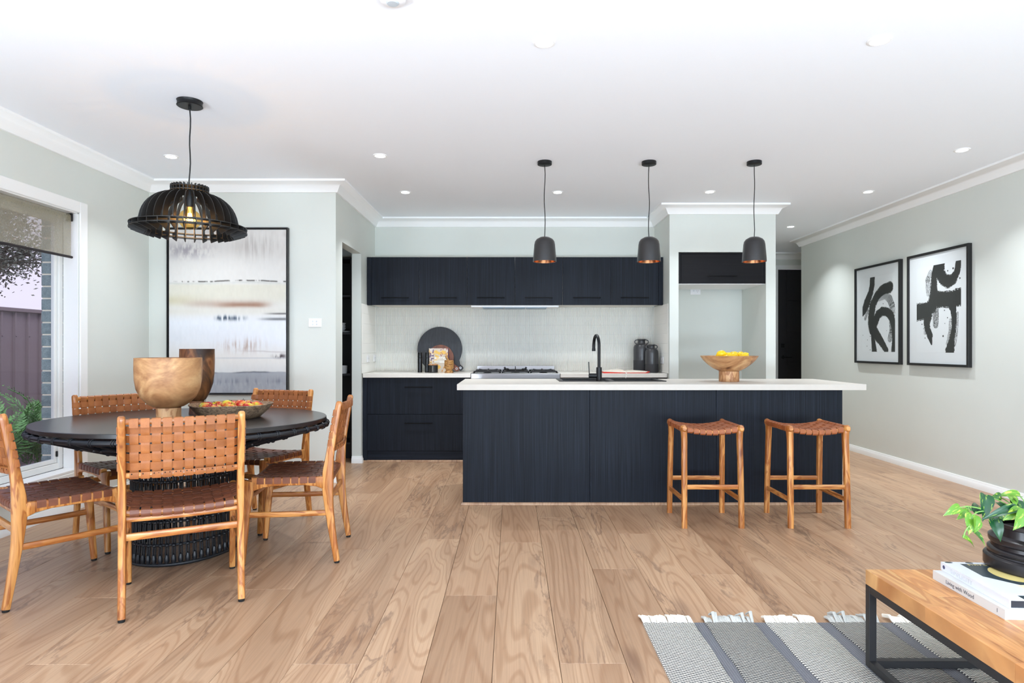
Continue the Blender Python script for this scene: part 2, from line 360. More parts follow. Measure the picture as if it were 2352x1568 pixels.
# ---------------------------------------------------------------- setting
H = 2.59; XL, XR = -3.13, 3.83; YD = 5.442; YB = 7.0; YN = 6.333; XP = -1.519; XK = 1.58; XH = 2.645; YE = 9.57; YW = 8.36; YR = -2.2; XE = 5.3
# floor: planks in columns
fl = MB().box(XL-.1, XE, YR-.1, YE+.1, -.12, -.012).build('floor', mat('subfloor', (90, 70, 55), .9)); struct(fl)
W = .2455; X0 = .175
JN = {-5: 3.04, -4: 3.639, -3: 2.319, -2: 3.834, -1: 2.962, 0: 3.768, 1: 2.324, 2: 3.317, 3: 3.946, 4: 3.238, 6: 3.145, 5: 2.62}
cache = {}
for k in range(-14, 21):
    xa, xb = X0+(k-1)*W, X0+k*W
    xa2, xb2 = max(xa, XL-.02), min(xb, XE-.02)
    if xb2-xa2 < .01: continue
    j = JN.get(k, random.uniform(2.2, 4.2))
    ymax = YE
    ys = j-2.0*10
    while ys < ymax:
        ya, yb = max(ys, YR), min(ys+2.0, ymax)
        if xa > XR: ya = max(ya, YW)
        if yb-ya > .02:
            key = (round(xb2-xa2, 3), round(yb-ya, 3))
            if key not in cache:
                hw, hl = key[0]/2-.0006, key[1]/2-.0006
                cache[key] = MB().box(-hw, hw, -hl, hl, -.012, 0, .0012).mesh('plank', oak, smooth=0)
            put('plank', cache[key], fl, ((xa2+xb2)/2, (ya+yb)/2, 0))
        ys += 2.0
struct(MB().box(XL-.2, XE+.1, YR-.1, YE+.1, H, H+.12).build('ceiling', ceilm))

# walls
WY0, WY1, WZ0, WZ1 = 2.16, 4.56, .295, 2.134      # dining window opening
OY0, OY1, OZ1 = -1.6, 1.2, 2.15                   # glazed door left of the camera
wl = MB()
T = .107
wl.box(XL-T, XL, YR, OY0, 0, H); wl.box(XL-T, XL, OY0, OY1, OZ1, H); wl.box(XL-T, XL, OY1, WY0, 0, H)
wl.box(XL-T, XL, WY0, WY1, 0, WZ0-.02); wl.box(XL-T, XL, WY0, WY1, WZ1+.0, H); wl.box(XL-T, XL, WY1, YB+.1, 0, H)
WL = struct(wl.build('wall_left', wallm, smooth=0))
struct(MB().box(XL, XP, YD, YD+.09, 0, H).build('wall_dining', wallm, smooth=0))
struct(MB().box(XP-.093, XP, YD+.0901, 5.65, 0, H).box(XP-.093, XP, 5.65, 6.353, 2.107, H).box(XP-.093, XP, 6.353, YB, 0, H).build('wall_pantry', wallm, smooth=0))
WBK = struct(MB().box(XL-T, XH, YB, YB+.1, 0, H).build('wall_back', wallm, smooth=0))
struct(MB().box(XK, 1.671, YN, YB, 0, H).box(2.548, XH, YN, YB, 0, H).box(1.671, 2.548, YN, YB, 2.12, H).box(XH-.09, XH, YB+.1, YE, 0, H).build('wall_fridge', wallm, smooth=0))
struct(MB().box(XR, XR+.1, YR, YW, 0, H).box(XR+.1, XE, YW-.1, YW, 0, H).build('wall_right', wallm, smooth=0))
struct(MB().box(XH-.09, 4.02, YE, YE+.1, 0, H).box(4.88, XE+.1, YE, YE+.1, 0, H).box(4.02, 4.88, YE, YE+.1, 2.355, H).box(XE, XE+.1, YW-.1, YE, 0, H).build('wall_hall', wallm, smooth=0))
struct(MB().box(XL, -2.4, YR-.1, YR, 0, H).box(3.2, XR+.1, YR-.1, YR, 0, H).box(-2.4, 3.2, YR-.1, YR, 2.42, H).build('wall_rear', wallm, smooth=0))
# door frames of the two openings out of view
for nm, b in (('door_2', ((-2.4, -2.34, YR-.08, YR-.02, 0, 2.42), (3.14, 3.2, YR-.08, YR-.02, 0, 2.42), (.37, .43, YR-.08, YR-.02, 0, 2.42), (-2.34, 3.14, YR-.08, YR-.02, 2.36, 2.42))),
              ('door_3', ((XL-.1, XL-.04, OY0, OY0+.06, 0, OZ1), (XL-.1, XL-.04, OY1-.06, OY1, 0, OZ1), (XL-.1, XL-.04, OY0+.06, OY1-.06, OZ1-.06, OZ1)))):
    q = MB()
    for c in b: q.box(*c)
    struct(q.build(nm, blackm))

# cornice
PROF = [(0, .0945), (.018, .0945), (.022, .088), (.045, .0443), (.062, .033), (.105, .0167), (.105, 0)]
def mitred(path, prof, sign=1, closed=False):
    """profile (out, z) swept along a ground-plane polyline with mitred corners; returns builder with absolute z"""
    m = MB(); n = len(path); rings = []
    for i, p in enumerate(path):
        p = Vector(p); d0 = (p-Vector(path[i-1])).normalized() if i else None; d1 = (Vector(path[i+1])-p).normalized() if i < n-1 else None
        n0 = Vector((-d0.y, d0.x))*sign if d0 else None; n1 = Vector((-d1.y, d1.x))*sign if d1 else None
        if n0 is None: o = n1
        elif n1 is None: o = n0
        else: o = (n0+n1)/(1+n0.dot(n1))
        rings.append([len(m.v)+k for k in range(len(prof))])
        for a, z in prof: m.v.append((p.x+o.x*a, p.y+o.y*a, z))
    for A, B in zip(rings, rings[1:]):
        for k in range(len(prof)-1): m.f.append((A[k], B[k], B[k+1], A[k+1]))
    m.f.append(tuple(rings[0])); m.f.append(tuple(rings[-1])[::-1])
    return m
CP = [(a, H-b) for a, b in PROF]
struct(mitred([(XL, YR), (XL, YD), (XP, YD), (XP, YB), (XK, YB), (XK, YN), (XH, YN), (XH, YE), (XE, YE)], CP, -1).build('trim_1', whitem, smooth=30))
struct(mitred([(XR, YR), (XR, YW), (XE, YW)], CP, 1).build('trim_2', whitem, smooth=30))
BP = [(.0, .0), (.016, .0), (.016, .042), (.012, .05), (.008, .068), (0, .07)]
def skirt(name, path, sign): return struct(mitred(path, BP, sign).build(name, sillm, smooth=30))
skirt('baseboard_left', [(XL, OY1), (XL, YD), (XP, YD), (XP, 5.65)], -1)
skirt('baseboard_pantry', [(XP-.093, 6.353), (XP, 6.353), (XP, 6.385)], -1)
skirt('baseboard_right', [(XR, YR), (XR, YW), (XE, YW)], 1)
skirt('baseboard_hall', [(XH, YN), (XH, YE), (3.96, YE)], -1)

# dining window
win = struct(MB().box(XL-.102, XL+.012, WY0, WY1, WZ0-.02, WZ0, .003).build('window_1', sillm))
arch = MB()
A = .080
for (y0, y1, z0, z1) in ((WY1, WY1+A, WZ0-.02-A, WZ1+A), (WY0-A, WY0, WZ0-.02-A, WZ1+A), (WY0, WY1, WZ1, WZ1+A), (WY0, WY1, WZ0-.02-A, WZ0-.02)):
    arch.box(XL, XL+.014, y0, y1, z0, z1, .004)
arch.build('architrave', sillm, win)
lin_ = MB().box(XL-T, XL-.001, WY1-.008, WY1, WZ0, WZ1).box(XL-T, XL-.001, WY0, WY0+.008, WZ0, WZ1).box(XL-T, XL-.001, WY0, WY1, WZ1-.008, WZ1)
lin_.build('reveal_lining', sillm, win)
alu = mat('white_aluminium', (226, 228, 226), .35)
fx0, fx1 = XL-T-.045, XL-T
fr = MB()
for (y0, y1, z0, z1) in ((WY1-.05, WY1-.009, WZ0, WZ1), (WY0+.009, WY0+.05, WZ0, WZ1), (WY0+.05, WY1-.05, WZ0, WZ0+.045), (WY0+.05, WY1-.05, WZ1-.05, WZ1-.009)):
    fr.box(fx0, fx1, y0, y1, z0, z1, .003)
fr.build('window_frame', alu, win)
sash = MB()
for (y0, y1, z0, z1) in ((WY1-.078, WY1-.052, WZ0+.047, WZ1-.052), (3.34, 3.38, WZ0+.047, WZ1-.052), (3.38, WY1-.078, WZ0+.047, WZ0+.075), (3.38, WY1-.078, WZ1-.08, WZ1-.052)):
    sash.box(fx0+.008, fx1-.012, y0, y1, z0, z1, .002)
sash.build('sash', alu, win)
MB().box(fx0+.02, fx0+.024, 3.38, WY1-.078, WZ0+.075, WZ1-.08).build('pane', window_glass, win, smooth=0)
MB().box(fx0+.008, fx0+.012, WY0+.05, 3.36, WZ0+.045, WZ1-.05).build('pane', window_glass, win, smooth=0)
MB().box(fx1-.012, fx1-.002, WY1-.066, WY1-.056, WZ0+.09, WZ0+.13, .002).build('latch', blackm, win)

# brick reveal and outer leaf beside the window
brickm = grain('blue_grey_brick', [(.35, (118, 134, 138)), (.65, (142, 158, 160))], (20, 20, 20), .85, fine=(160, 160, 160), warp=.4, finew=.5, bump=.5, rvar=.06)
mort = struct(MB().box(-3.372, fx0-.001, WY1-.027, 5.2, -.25, 2.85).build('wall_brick', mat('mortar', (226, 218, 200), .95, bump=.3, bscale=120), smooth=0))
bm1 = MB().box(-.055, .055, -.115, .115, -.038, .038, .003).mesh('brick', brickm, 0)
z = -.21; r = 0
while z < 2.8:
    for i in range(3):
        y = WY1-.03+.115+i*.24+(-.12 if r % 2 and i else 0)
        put('brick', bm1, mort, (-3.375+.055-.004, y, z+.038))
    z += .0865; r += 1

# hall door
dr = struct(MB().box(4.03, 4.87, YE+.02, YE+.06, .01, 2.345, .002).build('door_1', mat('black_door', (40, 38, 42), .4)))
doorm = mat('black_door', (40, 38, 42), .4)
for (x0, x1, z0, z1) in ((4.03, 4.168, .01, 2.345), (4.172, 4.87, 1.874, 2.345), (4.172, 4.87, 1.408, 1.870), (4.172, 4.87, .936, 1.404), (4.172, 4.87, .47, .932), (4.172, 4.87, .01, .466)):
    MB().box(x0, x1, YE+.012, YE+.02, z0, z1, .002).build('door_panel', doorm, dr)
arc = MB()
for (x0, x1, z0, z1) in ((3.965, 4.03, 0, 2.41), (4.87, 4.935, 0, 2.41), (4.03, 4.87, 2.345, 2.41)): arc.box(x0, x1, YE-.016, YE, z0, z1, .005)
arc.build('architrave', sillm, dr)
hx, hz = P(1799, 820, YE-.01)[0], P(1799, 820, YE)[2]
MB().lathe([(0, 0), (.028, 0), (.028, .01), (.02, .012), (.011, .012), (.011, .045), (0, .045)], 20).xf(Matrix.Translation((hx, YE+.012, hz)) @ Matrix.Rotation(PI/2, 4, 'X')).sweep([(hx-.005, YE-.032, hz), (hx+.06, YE-.034, hz), (hx+.12, YE-.032, hz)], (.018, .012), (0, 0, 1)).build('door_handle', blackm, dr)
MB().box(hx-.03, hx+.03, YE, YE+.012, hz+.145, hz+.205, .004).lathe([(0, 0), (.016, 0), (.014, .014), (0, .014)], 16, (0, 0, 0)).build('deadlock', blackm, dr)

# downlights
emis = mat('lamp_lens', (255, 255, 255), .5, emit=14)
lens_me = MB().lathe([(0, -.004), (.036, -.004), (.038, 0)], 24).mesh('lens', emis)
ring_me = MB().lathe([(.037, 0), (.037, -.005), (.042, -.007), (.050, -.005), (.052, 0)], 24).mesh('trim_ring', whitem)
DL = [(.151, 2.954, 'recessed ceiling downlight at the top centre of the ceiling, nearest to the camera'),
      (1.707, 2.933, 'recessed ceiling downlight on the upper right of the ceiling, level with the nearest one'),
      (-2.547, 4.717, 'recessed ceiling downlight just left of the slatted dining pendant cord'),
      (-.981, 4.695, 'recessed ceiling downlight between the dining pendant and the leftmost island pendant'),
      (3.252, 4.561, 'recessed ceiling downlight high beside the right wall cornice'),
      (-.980, 5.80, 'recessed ceiling downlight in front of the left end of the wall cabinets'),
      (.420, 5.80, 'recessed ceiling downlight in front of the middle of the wall cabinets'),
      (1.811, 5.784, 'recessed ceiling downlight in front of the fridge recess wall'),
      (3.263, 5.784, 'recessed ceiling downlight above the framed prints near the right wall'),
      (3.287, 7.448, 'recessed ceiling downlight at the hall entry, farthest from the camera')]
for x, y, lb in DL:
    t = thing('downlight', lb, 'ceiling light', (x, y, H), 0, 'recessed ceiling downlights')
    put('lens', lens_me, t); put('trim_ring', ring_me, t)
    l = lamp('downlight_beam', 'AREA', (0, 0, -.012), (0, 0, 0), DOWN_W*(.5 if y < 3.5 else .8 if x < 0 and y < 5 else .7 if abs(x-1.811) < .01 else 1.45), (.90, .95, 1), shape='DISK', size=.075, spread=1.8); l.parent = t
# an extra unseen row, added to light the rug and books
for x, y in ((-2.5, 1.2), (-.9, 1.2), (.9, 1.2), (2.6, 1.2)):
    t = thing('downlight', 'added unseen ceiling downlight overhead, lighting the rug and books', 'ceiling light', (x, y, H), 0, 'added unseen downlights overhead')
    put('lens', lens_me, t); put('trim_ring', ring_me, t)
    l = lamp('downlight_beam', 'AREA', (0, 0, -.012), (0, 0, 0), DOWN_W*(.5 if y < 3.5 else .8 if x < 0 and y < 5 else .7 if abs(x-1.811) < .01 else 1.45), (.90, .95, 1), shape='DISK', size=.075, spread=1.8); l.parent = t
t = thing('smoke_alarm', 'round white smoke alarm on the ceiling at the top edge of the picture', 'smoke alarm', (-.483, 2.555, H))
MB().lathe([(0, -.034), (.03, -.034), (.05, -.028), (.055, -.01), (.058, 0)], 28).build('alarm_body', plastic, t)
MB().lathe([(0, -.040), (.022, -.039), (.026, -.034)], 20).build('sensor_dome', mat('grey_plastic', (190, 198, 204), .4), t)
# ---------------------------------------------------------------- kitchen: tiles
TX0, TX1 = XP+.006, XK-.006
def tiles(name, runs, parent):
    """finger mosaic: vertical half-round strips in rows; far too small to pick apart, so one part per wall"""
    m = MB()
    for (o, d, nrm, length) in runs:
        o, d, nrm = Vector(o), Vector(d), Vector(nrm); n = int(length/.0136); pw = length/n
        for row in range(7):
            z0, z1 = .9+row*.1019+.0006, min(.9+(row+1)*.1019-.0006, 1.607)
            if z1-z0 < .02: continue
            for k in range(n):
                a = o+d*(k*pw+.0012); b = o+d*((k+1)*pw-.0012); c = (a+b)/2+nrm*.0055; e = a*.78+b*.22+nrm*.0042; f = a*.22+b*.78+nrm*.0042
                pts = [a, e, c, f, b]; vs = [(p.x, p.y, z) for z in (z0, z1) for p in pts]
                m.add(vs, [(i, i+1, i+6, i+5) for i in range(4)]+[(5, 6, 7, 8, 9)])
    o = m.build(name, tilem, parent, smooth=60); stuff(o); return o
tb = MB().box(XP, XK, YB-.003, YB, .86, 1.607).build('tile_backing', grout, WBK, smooth=0)
tiles('finger_tiles', [((XP, YB-.003, 0), (1, 0, 0), (0, -1, 0), XK-XP), ((XP+.002, 6.365, 0), (0, 1, 0), (1, 0, 0), YB-6.365), ((XK-.002, 6.365, 0), (0, 1, 0), (-1, 0, 0), YB-6.365)], WBK)
# switches on the tiles and walls
def plate(name, label, cat, c, n, w, h, btns, sock=False):
    """wall plate centred at c, facing n (+x, -x or -y)"""
    rz = {'-y': 0, '+x': PI/2, '-x': -PI/2}[n]
    t = thing(name, label, cat, c, rz)
    MB().box(-w/2, w/2, -.008, 0, -h/2, h/2, .003).build('plate', plastic, t)
    for bx, bz in btns: MB().box(bx-.006, bx+.006, -.011, -.008, bz-.0065, bz+.0065, .001).build('switch_button', mat('switch_grey', (214, 219, 224), .4), t)
    if sock:
        q = MB()
        for sx_, sz_, a in ((.014, .006, .5), (.030, .006, -.5), (.022, -.009, 0)):
            q.add([(sx_+dx*math.cos(a)-dz*math.sin(a), -.0085, sz_+dx*math.sin(a)+dz*math.cos(a)) for dx, dz in ((-.0012, -.004), (.0012, -.004), (.0012, .004), (-.0012, .004))], [(0, 1, 2, 3)])
        q.build('socket_slots', mat('socket_slot', (70, 74, 80), .6), t)
    return t
plate('light_switch', 'white four-button light switch plate beside the large painting', 'light switch', P(724, 741, YD), '-y', .112, .075, [(x, z) for x in (-.018, .015) for z in (-.014, .012)])
plate('power_outlet', 'white power outlet at the top of the empty fridge recess', 'power outlet', P(1597, 669, YB), '-y', .115, .074, [(-.02, .006)], True)
plate('power_outlet', 'white power outlet on the side tiles left of the left worktop', 'power outlet', (XP+.008, 6.62, 1.045), '+x', .115, .074, [(-.02, .006)], True)
plate('power_outlet', 'white power outlet in the left rear corner of the tiles', 'power outlet', (XP+.008, 6.93, 1.045), '+x', .1, .074, [(-.02, .006)], True)
plate('power_outlet', 'white power outlet on the side tiles right of the small black vase', 'power outlet', (XK-.008, 6.60, 1.03), '-x', .115, .074, [(-.02, .006)], True)

YF = 6.388; YC = 6.408
def handle(parent, xc, z, yf, w):
    m = MB().sweep([(xc-w/2, yf-.024, z), (xc, yf-.026, z), (xc+w/2, yf-.024, z)], (.010, .010), (0, 0, 1))
    for s in (-1, 1): m.box(xc+s*(w/2-.02)-.004, xc+s*(w/2-.02)+.004, yf-.022, yf, z-.004, z+.004)
    return m.build('handle', handlem, parent)
def front(name, parent, x0, x1, z0, z1, yf, m=navy, hz=None, hw=.285, hx=None):
    d = MB().box(x0+.0015, x1-.0015, yf, yf+.018, z0+.0015, z1-.0015, .0012).build(name, m, parent)
    if hz is not None: handle(d, hx if hx is not None else (x0+x1)/2, hz, yf, hw)
    return d
# left base unit
t = thing('base_cabinet', 'navy woodgrain two-drawer base cabinet left of the cooker', 'cabinet', (-.93, YC, 0))
def rel(o, root): o.location = -root.location if o.location.length == 0 else o.location-root.location; return o
def partsof(root):
    for o in list(root.children): o.location = o.location-root.location
x0, x1 = XP, -.42
MB().box(x0+.05, x1, YC+.02, YB-.02, .115, .857).build('body', navy, t)
MB().box(x0+.003, x0+.05, YC+.002, YC+.05, .02, .857).build('filler_panel', navy, t)
front('drawer', t, x0+.05, x1, .486, .857, YC, hz=.763)
front('drawer', t, x0+.05, x1, .113, .483, YC, hz=.397)
MB().box(x0+.003, x1, YC+.012, YC+.03, .018, .111).build('kickboard', navyh, t)
partsof(t)
t = thing('base_cabinet', 'navy base cabinet right of the cooker, behind the island sink', 'cabinet', (1.03, YC, 0))
x0, x1 = .495, XK
MB().box(x0, x1-.01, YC+.03, YB-.02, .115, .84).build('body', navy, t)
front('door', t, x0, x0+.515, .113, .835, YC, hz=.79); front('door', t, x0+.517, x1-.05, .113, .835, YC, hz=.79)
MB().box(x1-.05, x1-.003, YC+.002, YC+.05, .02, .835).build('filler_panel', navy, t)
MB().box(x0, x1-.003, YC+.012, YC+.03, .018, .111).build('kickboard', navyh, t)
MB().box(x0, x1-.003, YC+.004, YC+.03, .836, .857).build('dark_strip', blackc, t)  # near-black strip directly below the worktop
partsof(t)
def worktop(label, x0, x1):
    o = MB().box(x0, x1, YF, YB-.010, .858, .899, .002).build('worktop', stone, None); tag(o, label, 'worktop'); return o
worktop('white stone worktop left of the cooker under the round boards', XP+.009, -.4195)
worktop('white stone worktop right of the cooker under the dark vases', .4915, XK-.009)
quad = [(0, 0), (.013, 0), (.015, .004), (.011, .014), (.004, .018), (0, .02)]
quad = [(a, b) for a, b in quad]
quadm = oak
struct(mitred([(XP+.003, YC+.011), (-.42, YC+.011)], quad, -1).build('trim_3', quadm, smooth=20))
struct(mitred([(.495, YC+.011), (XK-.003, YC+.011)], quad, -1).build('trim_4', quadm, smooth=20))

# wall cabinets
UZ0, UZ1, UY = 1.608, 2.106, 6.59
ux = [(x-1176)*UY/F for x in (843, 853, 962.9, 1072.8, 1182.7, 1292.6, 1402.5, 1512.4, 1523)]
names = ['leftmost', 'second from the left', 'third from the left', 'fourth from the left', 'fifth from the left', 'rightmost']
for i in range(6):
    a, b = ux[i+1], ux[i+2]; c = (a+b)/2
    lb = {0: 'navy wall cabinet at the left end of the row, against the side wall', 1: 'navy wall cabinet above the round black board, second from the left', 2: 'navy wall cabinet over the left half of the rangehood, third from the left',
          3: 'navy wall cabinet over the right half of the rangehood, behind the first island pendant', 4: 'navy wall cabinet between the rangehood and the end one, fifth from the left', 5: 'navy wall cabinet at the right end of the row, above the dark vases'}[i]
    t = thing('wall_cabinet', lb, 'cabinet', (c, UY, UZ0), 0, 'wall cabinets above the splashback')
    MB().box(a+.001-c, b-.001-c, .02, YB-UY-.001, 0, UZ1-UZ0).build('body', mat('cabinet_carcass', (226, 222, 214), .5), t)
    d = MB().box(a+.0015-c, b-.0015-c, 0, .018, -.002, UZ1-UZ0, .0012).build('door', navy, t); handle(d, 0, .073, 0, .287)
    if i in (0, 5):
        p0, p1 = (ux[0], a) if i == 0 else (b, ux[8])
        MB().box(p0+.001-c, p1-.001-c, .001, .05, -.002, UZ1-UZ0).build('filler_panel', navy, t)
# rangehood built in under the cabinets
t = thing('rangehood', 'slim white and steel rangehood built in beneath the wall cabinets', 'rangehood', (.03, UY, UZ0))
MB().box(-.46, .46, .03, .36, -.022, -.0025, .002).build('hood_body', whitem, t)
for k in range(3): MB().box(-.34+.23*k, -.12+.23*k, .06, .33, -.027, -.022, .001).build('filter', mat('filter_mesh', (130, 150, 168), .35, metal=.8), t)
# cabinet over the fridge recess
t = thing('wall_cabinet', 'black cabinet with a lift-up door above the empty fridge recess', 'cabinet', (2.11, YN+.01, 1.80))
MB().box(-.437, .437, .025, .6, .0, .018).build('shelf_underside', whitem, t)
MB().box(-.437, .437, .03, .6, .02, .315).build('body', blackc, t)
bcab = grain('black_woodgrain', [(.3, (16, 15, 18)), (.7, (26, 25, 28))], (1.6, 1.6, 200), .5, fine=(5, 5, 600), warp=.2, finew=.3, bump=.2, spec=.15)
MB().box(-.438, -.412, .003, .03, .006, .316).build('filler_panel', bcab, t); MB().box(.41, .438, .003, .03, .006, .316).build('filler_panel', bcab, t)
MB().box(-.411, .409, .0, .018, .006, .299, .001).build('door', bcab, t)
MB().box(-.411, .409, .012, .03, .302, .316).build('top_rail', bcab, t)
handle(t.children[-2] if False else [c for c in t.children if c.name.startswith('door')][0], 0, .078, 0, .295)

# cooker
t = thing('range_cooker', 'stainless steel gas range cooker between the two worktops', 'cooker', (.036, YF, 0))
hw = .4525
MB().box(-hw, hw, .0, .60, .845, .900, .004).build('hob_top', steel, t)
MB().box(-hw+.01, hw-.01, .02, .59, .12, .845).build('body', steel, t)
od = MB().box(-hw+.02, hw-.02, -.01, .02, .30, .72, .004).build('oven_door', mat('oven_glass', (20, 20, 22), .1), t)
MB().sweep([(-.38, -.05, .69), (.38, -.05, .69)], (.02, .02), (0, 0, 1)).box(-.37, -.35, -.05, -.01, .684, .696).box(.35, .37, -.05, -.01, .684, .696).build('handle', steel, od)
for k in range(6):
    MB().lathe([(0, 0), (.02, 0), (.018, .02), (0, .02)], 16).xf(Matrix.Translation((-.34+.136*k, .02, .785)) @ Matrix.Rotation(PI/2, 4, 'X')).build('knob', steel, t)
MB().box(-.42, .43, .545, .565, .895, .962, .002).build('upstand', steel, t)
for k, xx in enumerate((-.29, 0, .29)):
    g = MB(); hwid = .138
    for yy in (.07, .50): g.sweep([(xx-hwid, yy, .918), (xx+hwid, yy, .918)], (.012, .012), (0, 0, 1))
    for s in (-1, 1): g.sweep([(xx+s*hwid, .07, .902), (xx+s*(hwid-.02), .10, .921), (xx+s*(hwid-.02), .47, .921), (xx+s*hwid, .50, .902)], (.012, .012), (1, 0, 0))
    g.box(xx-.006, xx+.006, .08, .49, .915, .926)
    for yc in ((.17, .40) if k != 1 else (.285,)):
        for a in range(8 if k == 1 else 4):
            th = a*PI/(4 if k == 1 else 2)+(0 if k == 1 else PI/4*0); r0, r1 = (.05, .12) if k == 1 else (.03, .10)
            c, s = math.cos(th), math.sin(th)
            zt = .936 if k == 1 else .928
            g.sweep([(xx+r0*c, yc+r0*s, .916), (xx+(r0+r1)/2*c, yc+(r0+r1)/2*s, .92), (xx+r1*c, yc+r1*s, zt)], (.008, .016), (-s, c, 0))
    if k == 1:
        for c, s in ((-1, -.1), (1, -.1), (0, 1), (0, -1)):
            g.sweep([(xx+.06*c, .285+.06*s, .92), (xx+.10*c, .285+.10*s, .935), (xx+.118*c, .285+.118*s, .955)], (.008, .02), (-s, c, 0))
        g.lathe([(.095, .0), (.105, .012), (.112, .012), (.102, 0)], 28, (xx, .285, .918))
    g.build('pan_support', castiron, t)
for bx, by in ((-.29, .17), (-.29, .40), (0, .285), (.29, .17), (.29, .40)):
    MB().lathe([(0, .014), (.03, .014), (.034, .010), (.034, .004), (.042, .004), (.044, 0)], 20, (bx, by, .900)).build('burner', castiron, t)

# kitchenware on the left worktop (group in front of the round board)
ZW = .899
def disc_board(name, label, c, r, th, hdir, hlen, hw_, m, lean, hole):
    """round board with a handle, in its own XZ plane, leaning back"""
    n = 56; pts = []
    a0 = math.asin(min(1, hw_/2/r)); base = math.atan2(hdir[1], hdir[0])
    for i in range(n+1):
        a = base+a0+.12+(2*PI-2*(a0+.12))*i/n; pts.append((r*math.cos(a), r*math.sin(a)))
    d = Vector(hdir).normalized(); q = Vector((-d.y, d.x))
    for s, l in ((-1, r+.03), (-1, r+hlen-.012), (-.6, r+hlen), (.6, r+hlen), (1, r+hlen-.012), (1, r+.03)):
        p = d*l+q*(s*hw_/2); pts.append((p.x, p.y))
    t = thing(name, label, 'chopping board', c); t.rotation_euler = (lean, 0, 0)
    o = MB().prism(pts, 0, th, 'y').build('board', m, t)
    hp = d*(r+hlen-.028)
    MB().lathe([(.006, -.002), (.013, -.003), (.013, .0), (.006, .0)], 20).xf(Matrix.Translation((hp.x, -.001, hp.y)) @ Matrix.Rotation(PI/2, 4, 'X')).build('hanging_ring', steel, t)
    return t
bc = P(1010, 803, 6.9)
disc_board('round_board', 'large round black wooden board leaning on the tiles', (bc.x, 6.905, bc.z+.008), .245, .018, (.78, -.71), .09, .055, blackwood, -.10, 1)
bc = P(1011, 822, 6.84)
disc_board('round_board', 'smaller round brown wooden board leaning in front of the black board', (bc.x, 6.862, bc.z), .145, .016, (.80, -.52), .095, .05, brownwood, -.12, 1)
# cookbook
cb = thing('cookbook', 'cookbook with a yellow and violet patterned cover leaning on the brown board', 'book', (P(1006, 800, 6.78).x, 6.80, ZW+.001)); cb.rotation_euler = (-.10, 0, 0)
bw, bh = .205, .255
MB().box(-bw/2, bw/2, 0, .022, 0, bh, .001).build('pages', mat('book_pages', (235, 228, 214), .8), cb)
MB().box(-bw/2-.002, bw/2+.004, .0225, .026, -.0, bh+.003).box(bw/2+.0005, bw/2+.004, 0, .024, 0, bh+.003).build('cover_back', mat('violet_cloth', (86, 76, 118), .7), cb)
nu, nv = 64, 80; U, V = np.meshgrid(np.linspace(0, 1, nu), np.linspace(0, 1, nv))
pts = np.stack([-bw/2+U*bw, np.full_like(U, -.0008), bh*(1-V)], -1)
base = np.ones((nv, nu, 3))*np.array([214, 200, 182.])
n1 = vnoise(U, V, 4, 5, 3); base[n1 > .53] = (236, 190, 92); n2 = vnoise(U, V, 14, 16, 4)
ed = (U < .26); base[(n2 > .55) & ed] = (110, 84, 124); base[(n2 < .42) & ed] = (226, 214, 206); base[(n2 > .6) & (V < .35) & (U > .6)] = (176, 120, 120); base[(n2 > .6) & (V > .65)] = (214, 150, 80)
printed('cover_print', print_mat('cookbook_print', .5), cb, pts, base, nu, nv)
white_ink = mat('white_ink', (250, 248, 240), .5)
text('RUSTIC', .038, white_ink, cb, (-.042, -.0015, .135), (PI/2, 0, 0), bold=.001)
MB().box(-.045, .085, -.0016, -.0009, .118, .124).box(-.045, .01, -.0016, -.0009, .104, .111).box(.012, .085, -.0016, -.0009, .1, .113).build('subtitle_bars', white_ink, cb)
# grinders
gm = mat('satin_black', (17, 18, 20), .28)
for px, lb, top in ((964.5, 'tall black pepper grinder at the left end of the group by the board', 807), (981, 'tall black grinder standing right next to the jar with wooden lid', 808.5)):
    c = P(px, 854, 6.70); t = thing('grinder', lb, 'grinder', (c.x, 6.70, ZW))
    MB().lathe([(0, 0), (.0245, 0), (.0245, .15), (.023, .152), (0, .152)], 24).build('grinder_body', gm, t)
    MB().lathe([(0, .1525), (.021, .1525), (.0245, .156), (.0245, .208), (.022, .212), (0, .212)], 24).build('grinder_cap', gm, t)
c = P(995, 854, 6.64); t = thing('storage_jar', 'short black jar with a pale wooden lid and white patterned stripe', 'jar', (c.x, 6.64, ZW))
MB().lathe([(0, 0), (.045, 0), (.049, .004), (.049, .075), (.046, .078), (0, .078)], 32).build('jar_body', mat('matt_black_jar', (24, 24, 25), .5), t)
MB().lathe([(0, .0785), (.050, .0785), (.051, .084), (.050, .089), (0, .089)], 32).build('lid', acacia_light, t)
q = MB()
for r_ in range(8):
    for k in range(3):
        a = -PI/2+.08*(k-1); z_ = .010+r_*.0078; c_, s_ = math.cos(a), math.sin(a)
        q.add([(.0497*math.cos(a+da), .0497*math.sin(a+da), z_+dz) for da, dz in ((-.03, 0), (.0, .003), (.03, 0), (0, .0055))], [(0, 1, 2, 3)])
stuff(q.build('printed_pattern', white_ink, t))
c = P(1031.5, 854, 6.60); t = thing('mortar', 'turned olive wood mortar in front of the brown board', 'mortar', (c.x, 6.60, ZW))
MB().lathe([(0, 0), (.048, 0), (.049, .008), (.040, .016), (.035, .022), (.035, .034), (.042, .042), (.048, .052), (.049, .128), (.045, .130), (.042, .126), (.036, .06), (0, .05)], 36).build('bowl', olive, t)
t = thing('pestle', 'olive wood pestle leaning inside the mortar', 'pestle', (c.x, 6.60, ZW+.052))
MB().tube([(.018, 0, .012), (.01, 0, .04), (-.012, 0, .08), (-.030, 0, .118), (-.036, 0, .128)], [.016, .017, .011, .012, .011], 14).build('handle', olive, t)

